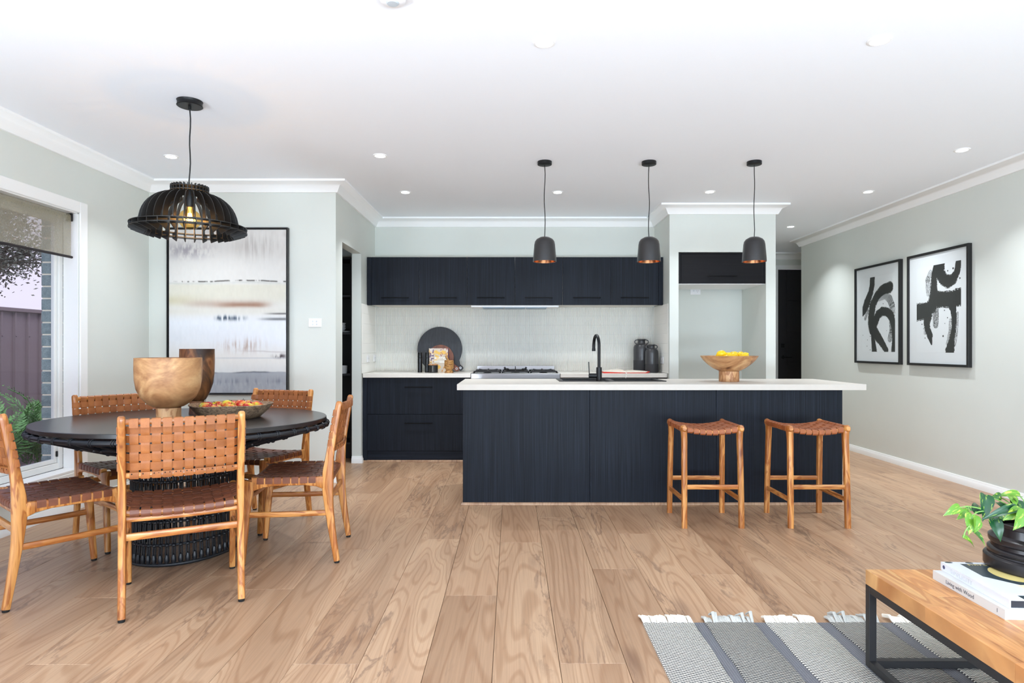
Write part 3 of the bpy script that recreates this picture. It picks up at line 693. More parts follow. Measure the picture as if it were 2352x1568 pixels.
# vases and the open book
def vase(label, c, r, h, gl):
    t = thing('vase', label, 'vase', c)
    cut = h*gl; nk = r*.45
    lo = [(0, 0), (r*.93, 0), (r, .012), (r*1.0, cut)]
    MB().lathe(lo, 40).build('unglazed_base', ceramic_m, t)
    MB().lathe([(r*1.0, cut), (r, h*.68), (r*.97, h*.76), (r*.83, h*.825), (nk*1.1, h*.86), (nk, h*.89), (nk, h*.95), (nk*1.15, h*.98), (nk*1.12, h), (nk*.85, h*.995), (nk*.8, h*.9)], 40).build('glazed_body', ceramic, t)
    for s in (-1, 1):
        path = [(s*(nk*1.05+nk*.85*math.sin(PI*k/14)), 0, h*.912+h*.062*math.cos(PI*k/14)) for k in range(15)]
        MB().sweep(path, (.014, .011), (0, 1, 0)).build('handle', ceramic, t)
    return t
vase('taller charcoal two-handled vase in the right corner of the worktop', (P(1473.5, 850, 6.80).x, 6.80, ZW), .087, .355, .36)
vase('smaller charcoal two-handled vase in front of the taller one', (P(1497, 855, 6.64).x, 6.64, ZW), .069, .296, .31)
t = thing('open_book', 'red-covered book lying open on the worktop left of the vases', 'book', (1.18, 6.60, ZW))
redm = mat('red_cover', (214, 52, 34), .5); pg = mat('book_pages', (235, 228, 214), .8)
MB().prism([(-.24, .001), (0, .001), (.20, .001), (.235, .014), (.23, .018), (.195, .006), (0, .005), (-.24, .014)], -.13, .13, 'y').build('cover', redm, t)
MB().prism([(-.235, .015), (-.2, .02), (-.1, .035), (-.05, .038), (0, .012), (0, .006)], -.125, .125, 'y').build('page_block', pg, t)
MB().prism([(0, .006), (0, .012), (.05, .026), (.12, .024), (.215, .018), (.19, .008)], -.125, .125, 'y').build('page_block', pg, t)
MB().sweep([(-.16, -.126, .032), (-.08, -.126, .055), (.0, -.127, .058), (.03, -.127, .052), (.05, -.127, .062)], (.002, .004), (0, 0, 1)).sweep([(-.02, 0, .014), (-.02, -.13, .012), (-.02, -.20, .004), (-.024, -.2145, -.02), (-.03, -.2145, -.045)], (.006, .001), (1, 0, 0)).build('ribbon_and_raised_page', mat('ribbon', (238, 236, 232), .6), t)

# ---------------------------------------------------------------- island
IZ = .892; IY0 = 4.645; IY1 = 5.44
t = thing('kitchen_island', 'long navy woodgrain kitchen island body behind the two stools', 'kitchen island', (1.04, IY0+.015, 0))
yf = IY0+.015
for (a, b) in ((-.363, .572), (.574, 1.507), (1.509, 2.439)):
    MB().box(a, b, yf, yf+.018, .018, IZ-.043, .001).build('front_panel', navy, t)
MB().box(-.363, -.345, yf+.0185, IY1-.02, .018, IZ-.043).build('end_panel', navy, t); MB().box(2.421, 2.439, yf+.0185, IY1-.02, .018, IZ-.043).build('end_panel', navy, t)
MB().box(-.34, 2.416, yf+.02, IY1-.05, .1, IZ-.23).build('body', navy, t)
bx = -.34
for i, wd in enumerate((.6, .8, .6, .756)):
    d = MB().box(bx+.0015, bx+wd-.0015, IY1-.046, IY1-.028, .113, IZ-.046).build('door', navy, t); bx += wd
partsof(t)
struct(mitred([(-.363, IY1-.02), (-.363, yf), (2.439, yf), (2.439, IY1-.02)], quad, 1 if False else -1).build('trim_5', quadm, smooth=20))
ib = MB()   # benchtop with cut-out for the sink
sx0, sx1, sy0, sy1 = .39, 1.215, 5.035, 5.40
bz0 = IZ-.042; bx0, bx1, by0, by1 = -.404, 2.601, IY0-.012, IY1+.02
ib.box(bx0, sx0, by0, by1, bz0, IZ); ib.box(sx1, bx1, by0, by1, bz0, IZ); ib.box(sx0, sx1, by0, sy0, bz0, IZ); ib.box(sx0, sx1, sy1, by1, bz0, IZ)
tag(ib.build('island_benchtop', stonee, None, smooth=0), 'white stone benchtop overhanging both ends of the navy island', 'benchtop')
t = thing('sink', 'black double-bowl sink set into the island benchtop', 'sink', (.80, 5.22, IZ))
sk = mat('black_granite_sink', (34, 34, 35), .45, spec=.5)
rim = MB(); X0_, X1_, Y0_, Y1_ = -.425, .43, -.20, .19
rim.box(X0_, -.385, Y0_, Y1_, 0, .006, .002).box(.39, X1_, Y0_, Y1_, 0, .006, .002).box(-.385, .39, Y0_, -.165, 0, .006, .002).box(-.385, .39, .155, Y1_, 0, .006, .002).box(-.01, .03, -.165, .155, -.03, .004, .002)
rim.build('rim', sk, t)
for a, b in ((-.385, -.01), (.03, .39)):
    w_ = MB().box(a, a+.005, -.165, .155, -.17, 0).box(b-.005, b, -.165, .155, -.17, 0).box(a, b, -.165, -.16, -.17, 0).box(a, b, .15, .155, -.17, 0).box(a, b, -.165, .155, -.175, -.17)
    w_.build('basin', sk, t)
# tap on the near rim
t = thing('mixer_tap', 'tall black gooseneck mixer tap standing at the near edge of the sink', 'tap', (P(1375.7, 874, 5.05).x, 5.045, IZ+.006))
MB().lathe([(0, 0), (.026, 0), (.026, .004), (.0225, .006), (.0225, .105), (.0195, .108), (0, .108)], 28).build('tap_body', blackm, t)
ar = []; R_ = .085
dx, dy = -.12, .993
z1_ = .277
ar = [(0, 0, .10), (0, 0, .2), (0, 0, z1_)]
for k in range(1, 13):
    a = PI*k/12; ar.append((dx*R_*(1-math.cos(a)), dy*R_*(1-math.cos(a)), z1_+R_*math.sin(a)*1.0))
ar.append((dx*2*R_, dy*2*R_, z1_-.02))
MB().tube(ar, .0125, 16).build('spout', blackm, t)
MB().tube([ar[-1], (ar[-1][0], ar[-1][1], ar[-1][2]-.022)], .0145, 16).build('aerator', blackm, t)
lv = MB().tube([(-.02, 0, .04), (-.082, 0, .04)], .0185, 18); lv.build('mixer_valve', blackm, t)
MB().sweep([(-.078, 0, .055), (-.080, 0, .10), (-.082, 0, .15)], (.008, .009), (1, 0, 0)).build('lever', blackm, t)

# lemons in the footed bowl
t = thing('footed_bowl', 'wide footed wooden bowl of lemons on the island benchtop', 'bowl', (1.729, 5.03, IZ))
hr = .204
prof = [(.0, .082), (.05, .082), (.076, .0845), (.12, .104), (.165, .137), (.2, .172), (.222, hr), (.216, hr+.001), (.19, .178), (.15, .140), (.10, .112), (0, .100)]
MB().lathe(prof, 48).build('bowl', acacia, t)
MB().lathe([(0, 0), (.075, 0), (.078, .003), (.077, .083), (0, .083)], 40).build('foot', acacia_light, t)
lem = MB().lathe([(0, -.040), (.006, -.039), (.011, -.034), (.022, -.028), (.029, -.014), (.031, 0), (.029, .014), (.022, .027), (.011, .034), (.006, .040), (0, .041)], 18).mesh('lemon', mat('lemon_peel', (252, 208, 20), .35, var=.06, bump=.35, bscale=260, vscale=20), 50)
lm = [(-.085, -.02, .196, 0.3, .3), (-.072, -.03, .222, 1.3, 1.2), (-.02, -.04, .206, 1.5, .4), (.02, -.05, .204, 1.2, 1.9), (.04, .0, .213, 1.45, 1.2), (.085, -.02, .212, 1.2, 2.6), (.115, -.02, .204, .9, .8), (.095, -.06, .200, 1.3, 1.5), (-.03, .05, .208, 1.4, 2), (.05, .07, .21, 1.2, .5), (-.05, -.09, .188, 1.5, .2), (.0, .0, .165, 1.4, 0), (.06, -.06, .165, 1.4, 1), (-.07, .05, .18, 1.3, 2)]
LL = ['yellow lemon low at the left end of the pile in the footed bowl', 'round yellow lemon standing highest at the left of the footed bowl', 'yellow lemon just left of the middle of the pile in the footed bowl', 'yellow lemon in the middle front of the pile in the footed bowl', 'yellow lemon lying behind the middle one in the footed bowl', 'yellow lemon high on the right side of the footed bowl', 'yellow lemon at the far right end of the pile in the footed bowl', 'yellow lemon at the front right rim of the footed bowl']
for i, (x, y, z, rx, rz) in enumerate(lm):
    o = put('lemon', lem, None, (1.729+x, 5.03+y, IZ+z-.004), (rx, 0, rz)); tag(o, LL[i] if i < len(LL) else 'yellow lemon hidden low in the footed bowl', 'lemon', 'lemons in the footed bowl')

# island pendants
for x, lb in ((.251, 'leftmost of the three small charcoal dome pendants over the island'), (1.052, 'middle one of the three small charcoal dome pendants over the island'), (1.861, 'rightmost of the three small charcoal dome pendants, in front of the black recess cabinet')):
    t = thing('pendant_lamp', lb, 'pendant lamp', (x, 4.85, H), 0, 'dome pendants over the island')
    MB().lathe([(0, -.026), (.052, -.026), (.055, -.024), (.055, 0)], 32).build('ceiling_rose', blackm, t)
    zt = 2.012-H; zb = 1.822-H
    sw = [(.0, 0, -.024), (.0, 0, -.04)]+[(.0035*math.sin(k*.9+x*3), 0, -.04-(-.04-zt)*k/10) for k in range(1, 10)]+[(0, 0, zt+.002)]
    MB().tube(sw, .0032, 8).build('cord', rubber, t)
    MB().lathe([(.006, zt+.001), (.035, zt-.003), (.062, zt-.018), (.075, zt-.036), (.080, zt-.06), (.0885, zb+.03), (.0905, zb), (.0865, zb)], 40).build('lamp_shade', mat('charcoal_glaze', (38, 37, 38), .34, var=.06, vscale=30, coat=.25), t)
    MB().lathe([(.0865, zb), (.084, zb+.03), (.075, zt-.06), (.06, zt-.03), (0, zt-.01)], 40).build('copper_lining', mat('copper_lining', (176, 118, 80), .25, metal=1), t)
    MB().lathe([(0, zb+.06), (.02, zb+.062), (.03, zb+.085), (.028, zb+.11), (.015, zb+.14), (0, zb+.15)], 20).build('bulb', mat('dim_glow_bulb', (240, 238, 230), .2, emit=.15), t)  # bulb is given a faint glow of its own

# pantry seen through the doorway
t = thing('pantry_shelving', 'black pantry shelving with crockery seen through the doorway', 'shelving', (-2.3, 6.63, 0))
bs = mat('black_shelf', (20, 20, 22), .45); be = mat('grey_shelf_edge', (60, 60, 64), .4)
MB().box(-.72, -.70, 0, .36, 0, 2.108).build('side_panel', bs, t); MB().box(.60, .62, 0, .36, 0, 2.108).build('side_panel', bs, t)
MB().box(-.70, .60, .345, .36, 0, 2.108).build('back_panel', bs, t); MB().box(-.70, .60, 0, .345, 2.09, 2.108).build('top_panel', bs, t)
for z in (1.695, 1.300, .868, .147): MB().box(-.70, .60, .003, .345, z, z+.018).build('shelf', be, t)
MB().box(-.70, .60, .012, .03, 0, .146).build('kickboard', bs, t)
cw = mat('white_crockery', (232, 232, 232), .25)
for k in range(3):
    o = MB().lathe([(0, .002), (.04, 0), (.055, .01), (.075, .035), (.078, .05), (.074, .05), (.05, .012), (0, .008)], 32).build('bowl', cw, None, loc=(-1.865, 6.78, 1.325+k*.026))
    tag(o, ['white bowl at the bottom of the pantry stack', 'white bowl in the middle of the pantry stack', 'white bowl on top of the pantry stack'][k], 'bowl', 'stacked bowls in the pantry')
for k in range(2):
    o = MB().lathe([(0, 0), (.05, 0), (.085, .009), (.083, .011), (.05, .003), (0, .003)], 32).build('plate', cw, None, loc=(-1.80, 6.72, 1.319+k*.008)); tag(o, ['white plate under the other one beside the pantry bowls', 'upper white plate beside the pantry bowls'][k], 'plate', 'plates in the pantry')
for k in range(2):
    o = MB().lathe([(0, 0), (.03, 0), (.036, .01), (.04, .085), (.037, .085), (.033, .01), (0, .008)], 24).build('cup', cw, None, loc=(-1.862+.075*k, 6.70, .887)); tag(o, ['left white cup on the lower pantry shelf', 'right white cup on the lower pantry shelf'][k], 'cup')
# ---------------------------------------------------------------- dining chairs
def post_y(z):
    tb_ = [(0, -.245), (.2, -.216), (.38, -.198), (.46, -.196), (.55, -.204), (.70, -.228), (.87, -.258)]
    for (a, ya), (b, yb) in zip(tb_, tb_[1:]):
        if z <= b: return ya+(yb-ya)*(z-a)/(b-a)
    return tb_[-1][1]
def lerp(a, b, f): return a+(b-a)*f
ST = .0026
def wv(t): return math.tanh(2.6*math.cos(PI*t))/math.tanh(2.6)
def build_chair(label):
    t = thing('dining_chair', label, 'chair', (0, 0, 0), 0, 'woven leather dining chairs around the table')
    px = .2345
    for s in (-1, 1):
        zs = [(.012, -.245, .032), (.10, -.231, .035), (.2, -.216, .040), (.30, -.204, .047), (.38, -.198, .056), (.44, -.196, .062), (.50, -.199, .056), (.56, -.206, .046), (.64, -.217, .040), (.75, -.237, .036), (.845, -.254, .034), (.860, -.2565, .033), (.867, -.2575, .028), (.872, -.258, .018)]
        MB().sweep([(s*px, y, z) for z, y, d in zs], [(.031 if z < .861 else d, d) for z, y, d in zs], (1, 0, 0), rnd=.33).build('leg', teak, t)
        zf = [(.012, .2445, .030), (.12, .236, .034), (.25, .226, .039), (.34, .219, .044), (.40, .213, .054), (.435, .207, .070), (.452, .203, .078)]
        MB().sweep([(s*px, y, z) for z, y, d in zf], [(.031, d) for z, y, d in zf], (1, 0, 0), rnd=.33).build('leg', teak, t)
        for y, z in ((-.245, 0), (.2445, 0)): MB().lathe([(0, 0), (.013, 0), (.014, .003), (.014, .0125), (0, .0125)], 14, (s*px, y, 0)).build('foot_cap', rubber, t)
        # side rail with swelling ends
        ys = [(-.20, .432, .085), (-.175, .437, .070), (-.14, .442, .052), (-.08, .445, .042), (.06, .445, .042), (.13, .443, .050), (.165, .439, .064), (.19, .436, .074)]
        MB().sweep([(s*px, y, z) for y, z, d in ys], [(.029, d) for y, z, d in ys], (1, 0, 0), rnd=.3).build('side_rail', teak, t)
        MB().sweep([(s*px, -.21, .272), (s*px, 0, .270), (s*px, .225, .272)], (.020, .030), (1, 0, 0), rnd=.4).build('stretcher', teakx, t)
    MB().sweep([(-px+.012, -.203, .345), (px-.012, -.203, .345)], (.018, .031), (0, 1, 0), rnd=.25).build('stretcher', teakx, t)
    MB().sweep([(-px+.012, .222, .352), (px-.012, .222, .352)], (.018, .028), (0, 1, 0), rnd=.25).build('stretcher', teakx, t)
    # rails
    def bow(x, k): return -k*(1-(x/.22)**2)
    xs = [-.226+.452*i/10 for i in range(11)]
    def railsweep(name, y0, z, w_, d_, k, kz=0): return MB().sweep([(x, y0+bow(x, k), z+bow(x, kz)) for x in xs], (w_, d_), (0, 1, 0), rnd=.45).build(name, teakx, t)
    zb, zt = .612, .846
    railsweep('back_rail', post_y(zb), zb, .019, .026, .026); railsweep('back_rail', post_y(zt), zt, .019, .024, .026)
    railsweep('seat_rail', -.188, .446, .020, .026, 0, .010); railsweep('seat_rail', .206, .446, .020, .024, 0, .010); railsweep('apron', -.186, .418, .018, .024, 0, .006)
    # back weave
    XI = [-.189+.042*i for i in range(10)]; ZJ = [.650+.040*j for j in range(5)]
    A = .0019
    def py(x, z): return post_y(z)+bow(x, .026)*.92+.006
    for i, x in enumerate(XI):
        r0 = post_y(zt)+bow(x, .026); r1 = post_y(zb)+bow(x, .026); p = []
        p += [(x, r0-.012, zt-.024), (x, r0-.0125, zt-.012), (x, r0-.0125, zt), (x, r0-.008, zt+.0125), (x, r0+.002, zt+.0145), (x, r0+.0105, zt+.009), (x, r0+.0125, zt-.004)]
        z = zt-.016
        n = 44
        for k in range(n+1):
            z = lerp(ZJ[4]+.014, ZJ[0]-.014, k/n)
            p.append((x, py(x, z)+A*(-1)**i*wv((z-ZJ[0])/.040), z))
        p += [(x, r1+.0125, zb+.004), (x, r1+.0105, zb-.010), (x, r1+.002, zb-.0155), (x, r1-.008, zb-.013), (x, r1-.0125, zb), (x, r1-.012, zb+.014)]
        MB().sweep(p, (.0342, ST), (1, 2*.026*.92*x/.0484, 0), rnd=0).build('strap', leather_b, t)
    for j, z in enumerate(ZJ):
        p = []; yp = post_y(z); d2 = .020
        half = [(-px-.0175, yp+.002, z), (-px-.0175, yp+.012, z), (-px-.014, yp+d2+.0005, z), (-px+.006, yp+d2+.001, z), (-px+.018, yp+d2-.004, z)]
        n = 100; mid = []
        for k in range(n+1):
            x = lerp(-.205, .205, k/n); mid.append((x, py(x, z)-A*(-1)**j*wv((x-XI[0])/.042)*1.0, z))
        p = half+mid+[(-a, b, c) for a, b, c in half[::-1]]
        MB().sweep(p, (.0325, ST), (0, (post_y(z+.017)-post_y(z-.017))/.034, 1), rnd=0).build('strap', leather_b, t)
    # tacks on the lower back rail
    tk = MB()
    for i, x in enumerate(XI):
        for dx_ in (-.009, .009): tk.ball((x+dx_, post_y(zb)+bow(x, .026)-.0135, zb+.008), .0028, 8, 5, (1, .5, 1))
    tk.build('tacks', mat('dark_tack', (46, 38, 34), .3, metal=.8), t)
    # seat weave
    YK = [-.118+.0445*k for k in range(7)]
    def sz(x, y): return .4655-.020*(1-(x/.235)**2)*(1-min(1, abs((y-.01)/.24))**2.5)-.006*(1-(x/.235)**2)
    for i, x in enumerate(XI):
        e = -.010*(1-(x/.22)**2)
        p = [(x, .214, .431+e), (x, .2185, .440+e), (x, .2185, .452+e), (x, .213, .461+e), (x, .200, .4645+e)]
        n = 72
        for k in range(n+1):
            y = lerp(.186, -.166, k/n); p.append((x, y, sz(x, y)+.002+A*(-1)**i*wv((y-YK[0])/.0445)))
        p += [(x, -.186, .462+e), (x, -.197, .459+e), (x, -.2005, .450+e), (x, -.2005, .438+e), (x, -.197, .431+e)]
        MB().sweep(p, (.0350, ST), (1, 0, 2*.022*x/.055), rnd=0).build('strap', leather_s, t)
    for j, y in enumerate(YK):
        half = [(-px-.0165, y, .437), (-px-.0165, y, .452), (-px-.0165, y, .462), (-px-.012, y, .4685), (-px, y, .469), (-px+.012, y, .4685)]
        n = 100; mid = []
        for k in range(n+1):
            x = lerp(-.212, .212, k/n); mid.append((x, y, sz(x, y)+.002-A*(-1)**j*wv((x-XI[0])/.042)))
        MB().sweep(half+mid+[(-a, b, c) for a, b, c in half[::-1]], (.036, ST), (0, 1, 0), rnd=0).build('strap', leather_s, t)
    return t
R = math.radians
ch = build_chair('woven tan leather dining chair seen squarely from behind, nearest the camera')
spots = [((-1.564, 3.00), 28.4, None),
         ((-1.219, 3.616), 97.1, 'woven leather dining chair at the right of the table, seen side-on facing left'),
         ((-2.255, 3.113), -38.8, 'woven leather dining chair cut by the left edge of the picture'),
         ((-2.331, 3.895), -127.5, 'woven leather dining chair behind the table on the window side'),
         ((-1.702, 4.217), 160.9, 'woven leather dining chair behind the table in front of the large painting')]
for (x, y), a, lb in spots:
    if lb is None: ch.location = (x, y, 0); ch.rotation_euler = (0, 0, R(a))
    else: copy_tree(ch, (x, y, 0), R(a), lb)

# ---------------------------------------------------------------- bar stools
def build_stool(label):
    t = thing('bar_stool', label, 'stool', (0, 0, 0), 0, 'woven saddle stools at the island')
    px, py_ = .184, .192
    for sy in (-1, 1):
        for s in (-1, 1):
            pts = [(s*px, sy*py_, .0, .034), (s*(px-.001), sy*(py_-.006), .2, .036), (s*(px-.003), sy*(py_-.014), .42, .038), (s*(px-.005), sy*(py_-.021), .56, .042), (s*(px-.004), sy*(py_-.024), .605, .050), (s*(px-.002), sy*(py_-.026), .63, .060), (s*(px-.0), sy*(py_-.027), .648, .050)]
            MB().sweep([p[:3] for p in pts], [(.036, p[3]) for p in pts], (1, 0, 0), rnd=.33).build('leg', teak, t)
        z = .262 if sy < 0 else .248
        MB().sweep([(-px+.014, sy*(py_-.010), z), (px-.014, sy*(py_-.010), z)], (.018, .030), (0, 1, 0), rnd=.25).build('footrail', teakx, t)
    for s in (-1, 1):
        MB().sweep([(s*px, -py_+.012, .178), (s*px, py_-.012, .178)], (.018, .030), (1, 0, 0), rnd=.25).build('footrail', teakx, t)
        ys = [(-.202, .643, .030), (-.192, .641, .046), (-.165, .634, .052), (-.13, .634, .040), (0, .633, .034), (.13, .634, .040), (.165, .634, .052), (.192, .641, .046), (.202, .643, .030)]
        MB().sweep([(s*px, y, z) for y, z, d in ys], [(.036 if abs(y) < .2 else .024, d) for y, z, d in ys], (1, 0, 0), rnd=.45).build('side_rail', teakx, t)
    def sg(x): return .652-.026*(1-(x/.19)**2)
    for sy in (-1, 1):
        xs = [-.175+.35*i/8 for i in range(9)]
        MB().sweep([(x, sy*.172, sg(x)-.012) for x in xs], (.020, .024), (0, 1, 0), rnd=.45).build('seat_rail', teakx, t)
    XI = [-.144+.0411*i for i in range(8)]; YK = [-.135+.045*k for k in range(7)]; A = .0019
    for i, x in enumerate(XI):
        z0 = sg(x); h = [(x, -.178, z0-.031), (x, -.1845, z0-.024), (x, -.1855, z0-.010), (x, -.181, z0-.001), (x, -.170, z0+.003)]
        n = 70; mid = []
        for k in range(n+1):
            y = lerp(-.155, .155, k/n); mid.append((x, y, z0+.003-.004*(1-(y/.16)**2)+A*(-1)**i*wv((y-YK[0])/.045)))
        MB().sweep(h+mid+[(a, -b, c) for a, b, c in h[::-1]], (.0345, ST), (1, 0, 2*.026*x/.0361), rnd=0).build('strap', leather_t, t)
    for j, y in enumerate(YK):
        h = [(-px-.0195, y, .625), (-px-.0200, y, .640), (-px-.0185, y, .650), (-px-.010, y, .6555), (-px+.004, y, .6565), (-px+.016, y, .654)]
        n = 76; mid = []
        for k in range(n+1):
            x = lerp(-.160, .160, k/n); mid.append((x, y, sg(x)+.003-.004*(1-(y/.16)**2)-A*(-1)**j*wv((x-XI[0])/.0411)))
        MB().sweep(h+mid+[(-a, b, c) for a, b, c in h[::-1]], (.036, ST), (0, 1, 0), rnd=0).build('strap', leather_t, t)
    return t
st = build_stool('teak bar stool with a woven tan saddle seat, left of the two at the island')
st.location = (1.295, 4.26, 0)
copy_tree(st, (1.98, 4.26, 0), 0, 'teak bar stool with a woven tan saddle seat, right of the two at the island')

# ---------------------------------------------------------------- dining table
TC = (-1.891, 3.68); ea, eb = .785, .68
t = thing('dining_table', 'round black dining table on a rattan drum base', 'table', (TC[0], TC[1], 0))
MB().lathe([(0, .725), (.985, .725), (1, .728), (1, .747), (.996, .75), (0, .75)], 96, sx=ea, sy=eb).build('tabletop', tabletop, t, smooth=25)
MB().lathe([(0, .700), (.93, .700), (.955, .7245), (0, .7245)], 72, sx=ea, sy=eb).build('underframe', rattan, t)
n = 96; rimp = [((ea+.003)*math.cos(2*PI*i/n), (eb+.003)*math.sin(2*PI*i/n), .706) for i in range(n)]
MB().tube(rimp, .0135, 10, closed=True).build('rim_cane', rattan, t)
bd = MB()
for i in range(44):
    a = 2*PI*i/44; c = Vector((ea*math.cos(a), eb*math.sin(a), .706)); tv = Vector((-ea*math.sin(a), eb*math.cos(a), 0)).normalized(); o = Vector((eb*math.cos(a), ea*math.sin(a), 0)).normalized()
    for e_ in (-.006, .006): bd.tube([c+tv*e_+(o*math.cos(k*PI/4)+Vector((0, 0, 1))*math.sin(k*PI/4))*.0165 for k in range(8)], .0035, 6, closed=True)
stuff(bd.build('rim_binding', rattan, t))
def drum(z):      # radii (x, y) of the drum at height z
    f = (z/.56); k = 1.0+.10*max(0, 1-f*1.0)**1.5+.12*max(0, (f-.6))**1.5
    return .262*k, .318*k
NC = 56; cane_mats = rattan
for i in range(NC):
    a = 2*PI*i/NC; m = MB()
    tx, ty = -math.sin(a), math.cos(a)
    for e_ in (-.0058, .0058):
        path = []
        for k in range(7):
            z = .006+k*.1; rx, ry = drum(min(z, .6)); path.append((rx*math.cos(a)+tx*e_, ry*math.sin(a)+ty*e_, min(z, .6)))
        m.tube(path, .0052, 6)
    for z, hgt in ((.04, .030), (.115, .011), (.235, .011), (.445, .011), (.56, .012)):
        rx, ry = drum(z); m.ball((rx*math.cos(a), ry*math.sin(a), z), .0135, 8, 5, (1, 1, hgt/.0135))
    m.build('cane', rattan, t)
for z in (.012, .115, .235, .445, .56):
    rx, ry = drum(z); MB().tube([((rx)*math.cos(2*PI*i/64), (ry)*math.sin(2*PI*i/64), z) for i in range(64)], .009 if z < .1 else .0065, 8, closed=True).build('ring', rattan, t)
for i in range(48):
    a = 2*PI*i/48; rx, ry = drum(.57); a2 = a+.16*(1 if i % 2 else -1)
    p0 = Vector((rx*math.cos(a2), ry*math.sin(a2), .572)); p1 = Vector((ea*.985*math.cos(a), eb*.985*math.sin(a), .698)); m = MB()
    m.tube([p0, p0.lerp(p1, .33)+Vector((0, 0, -.006)), p0.lerp(p1, .66)+Vector((0, 0, -.004)), p1], .0095, 7)
    for f in (.3, .62): m.ball(p0.lerp(p1, f)+Vector((0, 0, -.005)), .0145, 8, 5)
    m.build('underside_cane', rattan, t)
for f in (.3, .62):
    rx, ry = drum(.57); MB().tube([((lerp(rx, ea*.985, f))*math.cos(2*PI*i/72), (lerp(ry, eb*.985, f))*math.sin(2*PI*i/72), lerp(.572, .698, f)-.004) for i in range(72)], .009, 8, closed=True).build('ring', rattan, t)
TZ = .75
t = thing('footed_vessel', 'large footed wooden vessel in front, wide as a bowl, on the dining table', 'bowl', (-1.86, 3.42, TZ))
MB().lathe([(0, .085), (.045, .086), (.075, .094), (.105, .112), (.135, .145), (.155, .19), (.163, .24), (.165, .30), (.164, .357), (.157, .357), (.156, .30), (.15, .22), (.12, .15), (.06, .115), (0, .108)], 56).build('bowl', acacia, t)
MB().lathe([(0, 0), (.058, 0), (.061, .003), (.061, .088), (0, .088)], 36).build('foot', acacia_light, t)
t = thing('footed_vessel', 'taller and narrower dark-grained wooden vessel behind the wide one', 'vase', (-1.970, 3.95, TZ))
MB().lathe([(0, .075), (.030, .076), (.05, .088), (.072, .13), (.092, .19), (.099, .25), (.101, .33), (.100, .404), (.094, .404), (.093, .25), (.06, .14), (0, .10)], 48).build('bowl', acacia_dark, t)
MB().lathe([(0, 0), (.048, 0), (.044, .04), (.042, .08), (0, .08)], 32).build('foot', acacia_dark, t)
t = thing('shallow_bowl', 'shallow weathered wooden bowl of apples on the dining table', 'bowl', (-1.652, 3.72, TZ))
bm = MB().lathe([(0, 0), (.150, 0), (.158, .004), (.200, .042), (.231, .081), (.226, .084), (.219, .081), (.187, .045), (.15, .014), (0, .012)], 56)
bm.v = [(x*(1+.006*math.sin(5*math.atan2(y, x))), y*(1+.008*math.sin(3*math.atan2(y, x)+1)), z+(.0025*math.sin(4*math.atan2(y, x)+.6) if z > .05 else 0)) for x, y, z in bm.v]
bm.build('bowl', oldwood, t)
am, at_, ab = nodes('apple_skin'); N = at_.nodes.new
tcn = N('ShaderNodeTexCoord'); oi = N('ShaderNodeObjectInfo'); ad = N('ShaderNodeVectorMath'); at_.links.new(tcn.outputs['Object'], ad.inputs[0]); at_.links.new(oi.outputs['Random'], ad.inputs[1])
nn = N('ShaderNodeTexNoise'); nn.inputs['Scale'].default_value = 16; nn.inputs['Detail'].default_value = 2; at_.links.new(ad.outputs[0], nn.inputs['Vector'])
rr_ = N('ShaderNodeValToRGB'); at_.links.new(nn.outputs[0], rr_.inputs[0]); e = rr_.color_ramp.elements; e[0].position = .42; e[0].color = lin((206, 206, 60)); e[1].position = .58; e[1].color = lin((182, 38, 40)); e.new(.5).color = lin((224, 130, 60))
at_.links.new(rr_.outputs[0], ab.inputs['Base Color']); ab.inputs['Roughness'].default_value = .22
app = MB().lathe([(0, -.028), (.010, -.032), (.022, -.030), (.033, -.018), (.0385, 0), (.037, .016), (.027, .029), (.015, .032), (.006, .027), (0, .023)], 22).mesh('apple', am, 50)
stem = MB().tube([(0, 0, .022), (.001, 0, .034), (.004, 0, .044)], [.0014, .0012, .002], 6).mesh('stem', mat('apple_stem', (62, 50, 34), .8))
AL = ['front left', 'front, second from the left,', 'front middle', 'front right', 'rear left', 'middle', 'topmost red', 'right-hand red', 'rear middle', 'rear right', 'far left']
for k, (x, y, z) in enumerate([(-.12, -.06, .066), (-.05, -.10, .064), (.04, -.10, .066), (.12, -.05, .068), (-.11, .05, .066), (-.02, -.01, .078), (.06, -.01, .082), (.13, .05, .068), (-.04, .09, .068), (.05, .09, .07), (-.150, .0, .072)]):
    o = put('apple', app, None, (-1.652+x, 3.72+y, TZ+z-.012), (random.uniform(-.6, .6), random.uniform(-.6, .6), random.uniform(0, 6)))
    tag(o, AL[k]+' apple in the shallow wooden bowl on the dining table', 'apple', 'apples in the shallow bowl')
    put('stem', stem, o)

# slatted dining pendant
LX, LY = -1.868, 3.66
t = thing('slatted_pendant', 'large black slatted dome pendant with a glowing globe bulb over the dining table', 'pendant lamp', (LX, LY, H))
MB().lathe([(0, -.032), (.067, -.032), (.0705, -.029), (.067, -.024), (.067, -.006), (.0705, 0)], 40).lathe([(0, -.050), (.008, -.050), (.008, -.032)], 14).build('ceiling_rose', blackm, t)
MB().tube([(0, 0, -.048)]+[(.0032*math.sin(k*1.3)+.002*math.sin(k*.5), 0, -.048-.052*k) for k in range(1, 9)]+[(0, 0, -.505)], .0038, 8).build('cord', rubber, t)
zc = lambda z: z-H
slat = [(.078, 2.098), (.102, 2.098), (.104, 2.052), (.135, 2.048), (.175, 2.026), (.210, 1.992), (.238, 1.945), (.256, 1.895), (.262, 1.868), (.307, 1.862), (.307, 1.828), (.298, 1.820), (.225, 1.806), (.226, 1.862), (.214, 1.905), (.192, 1.950), (.162, 1.988), (.125, 2.010), (.078, 2.020)]
sm = MB(); nslat = 30
pl = [(r, z) for r, z in slat]
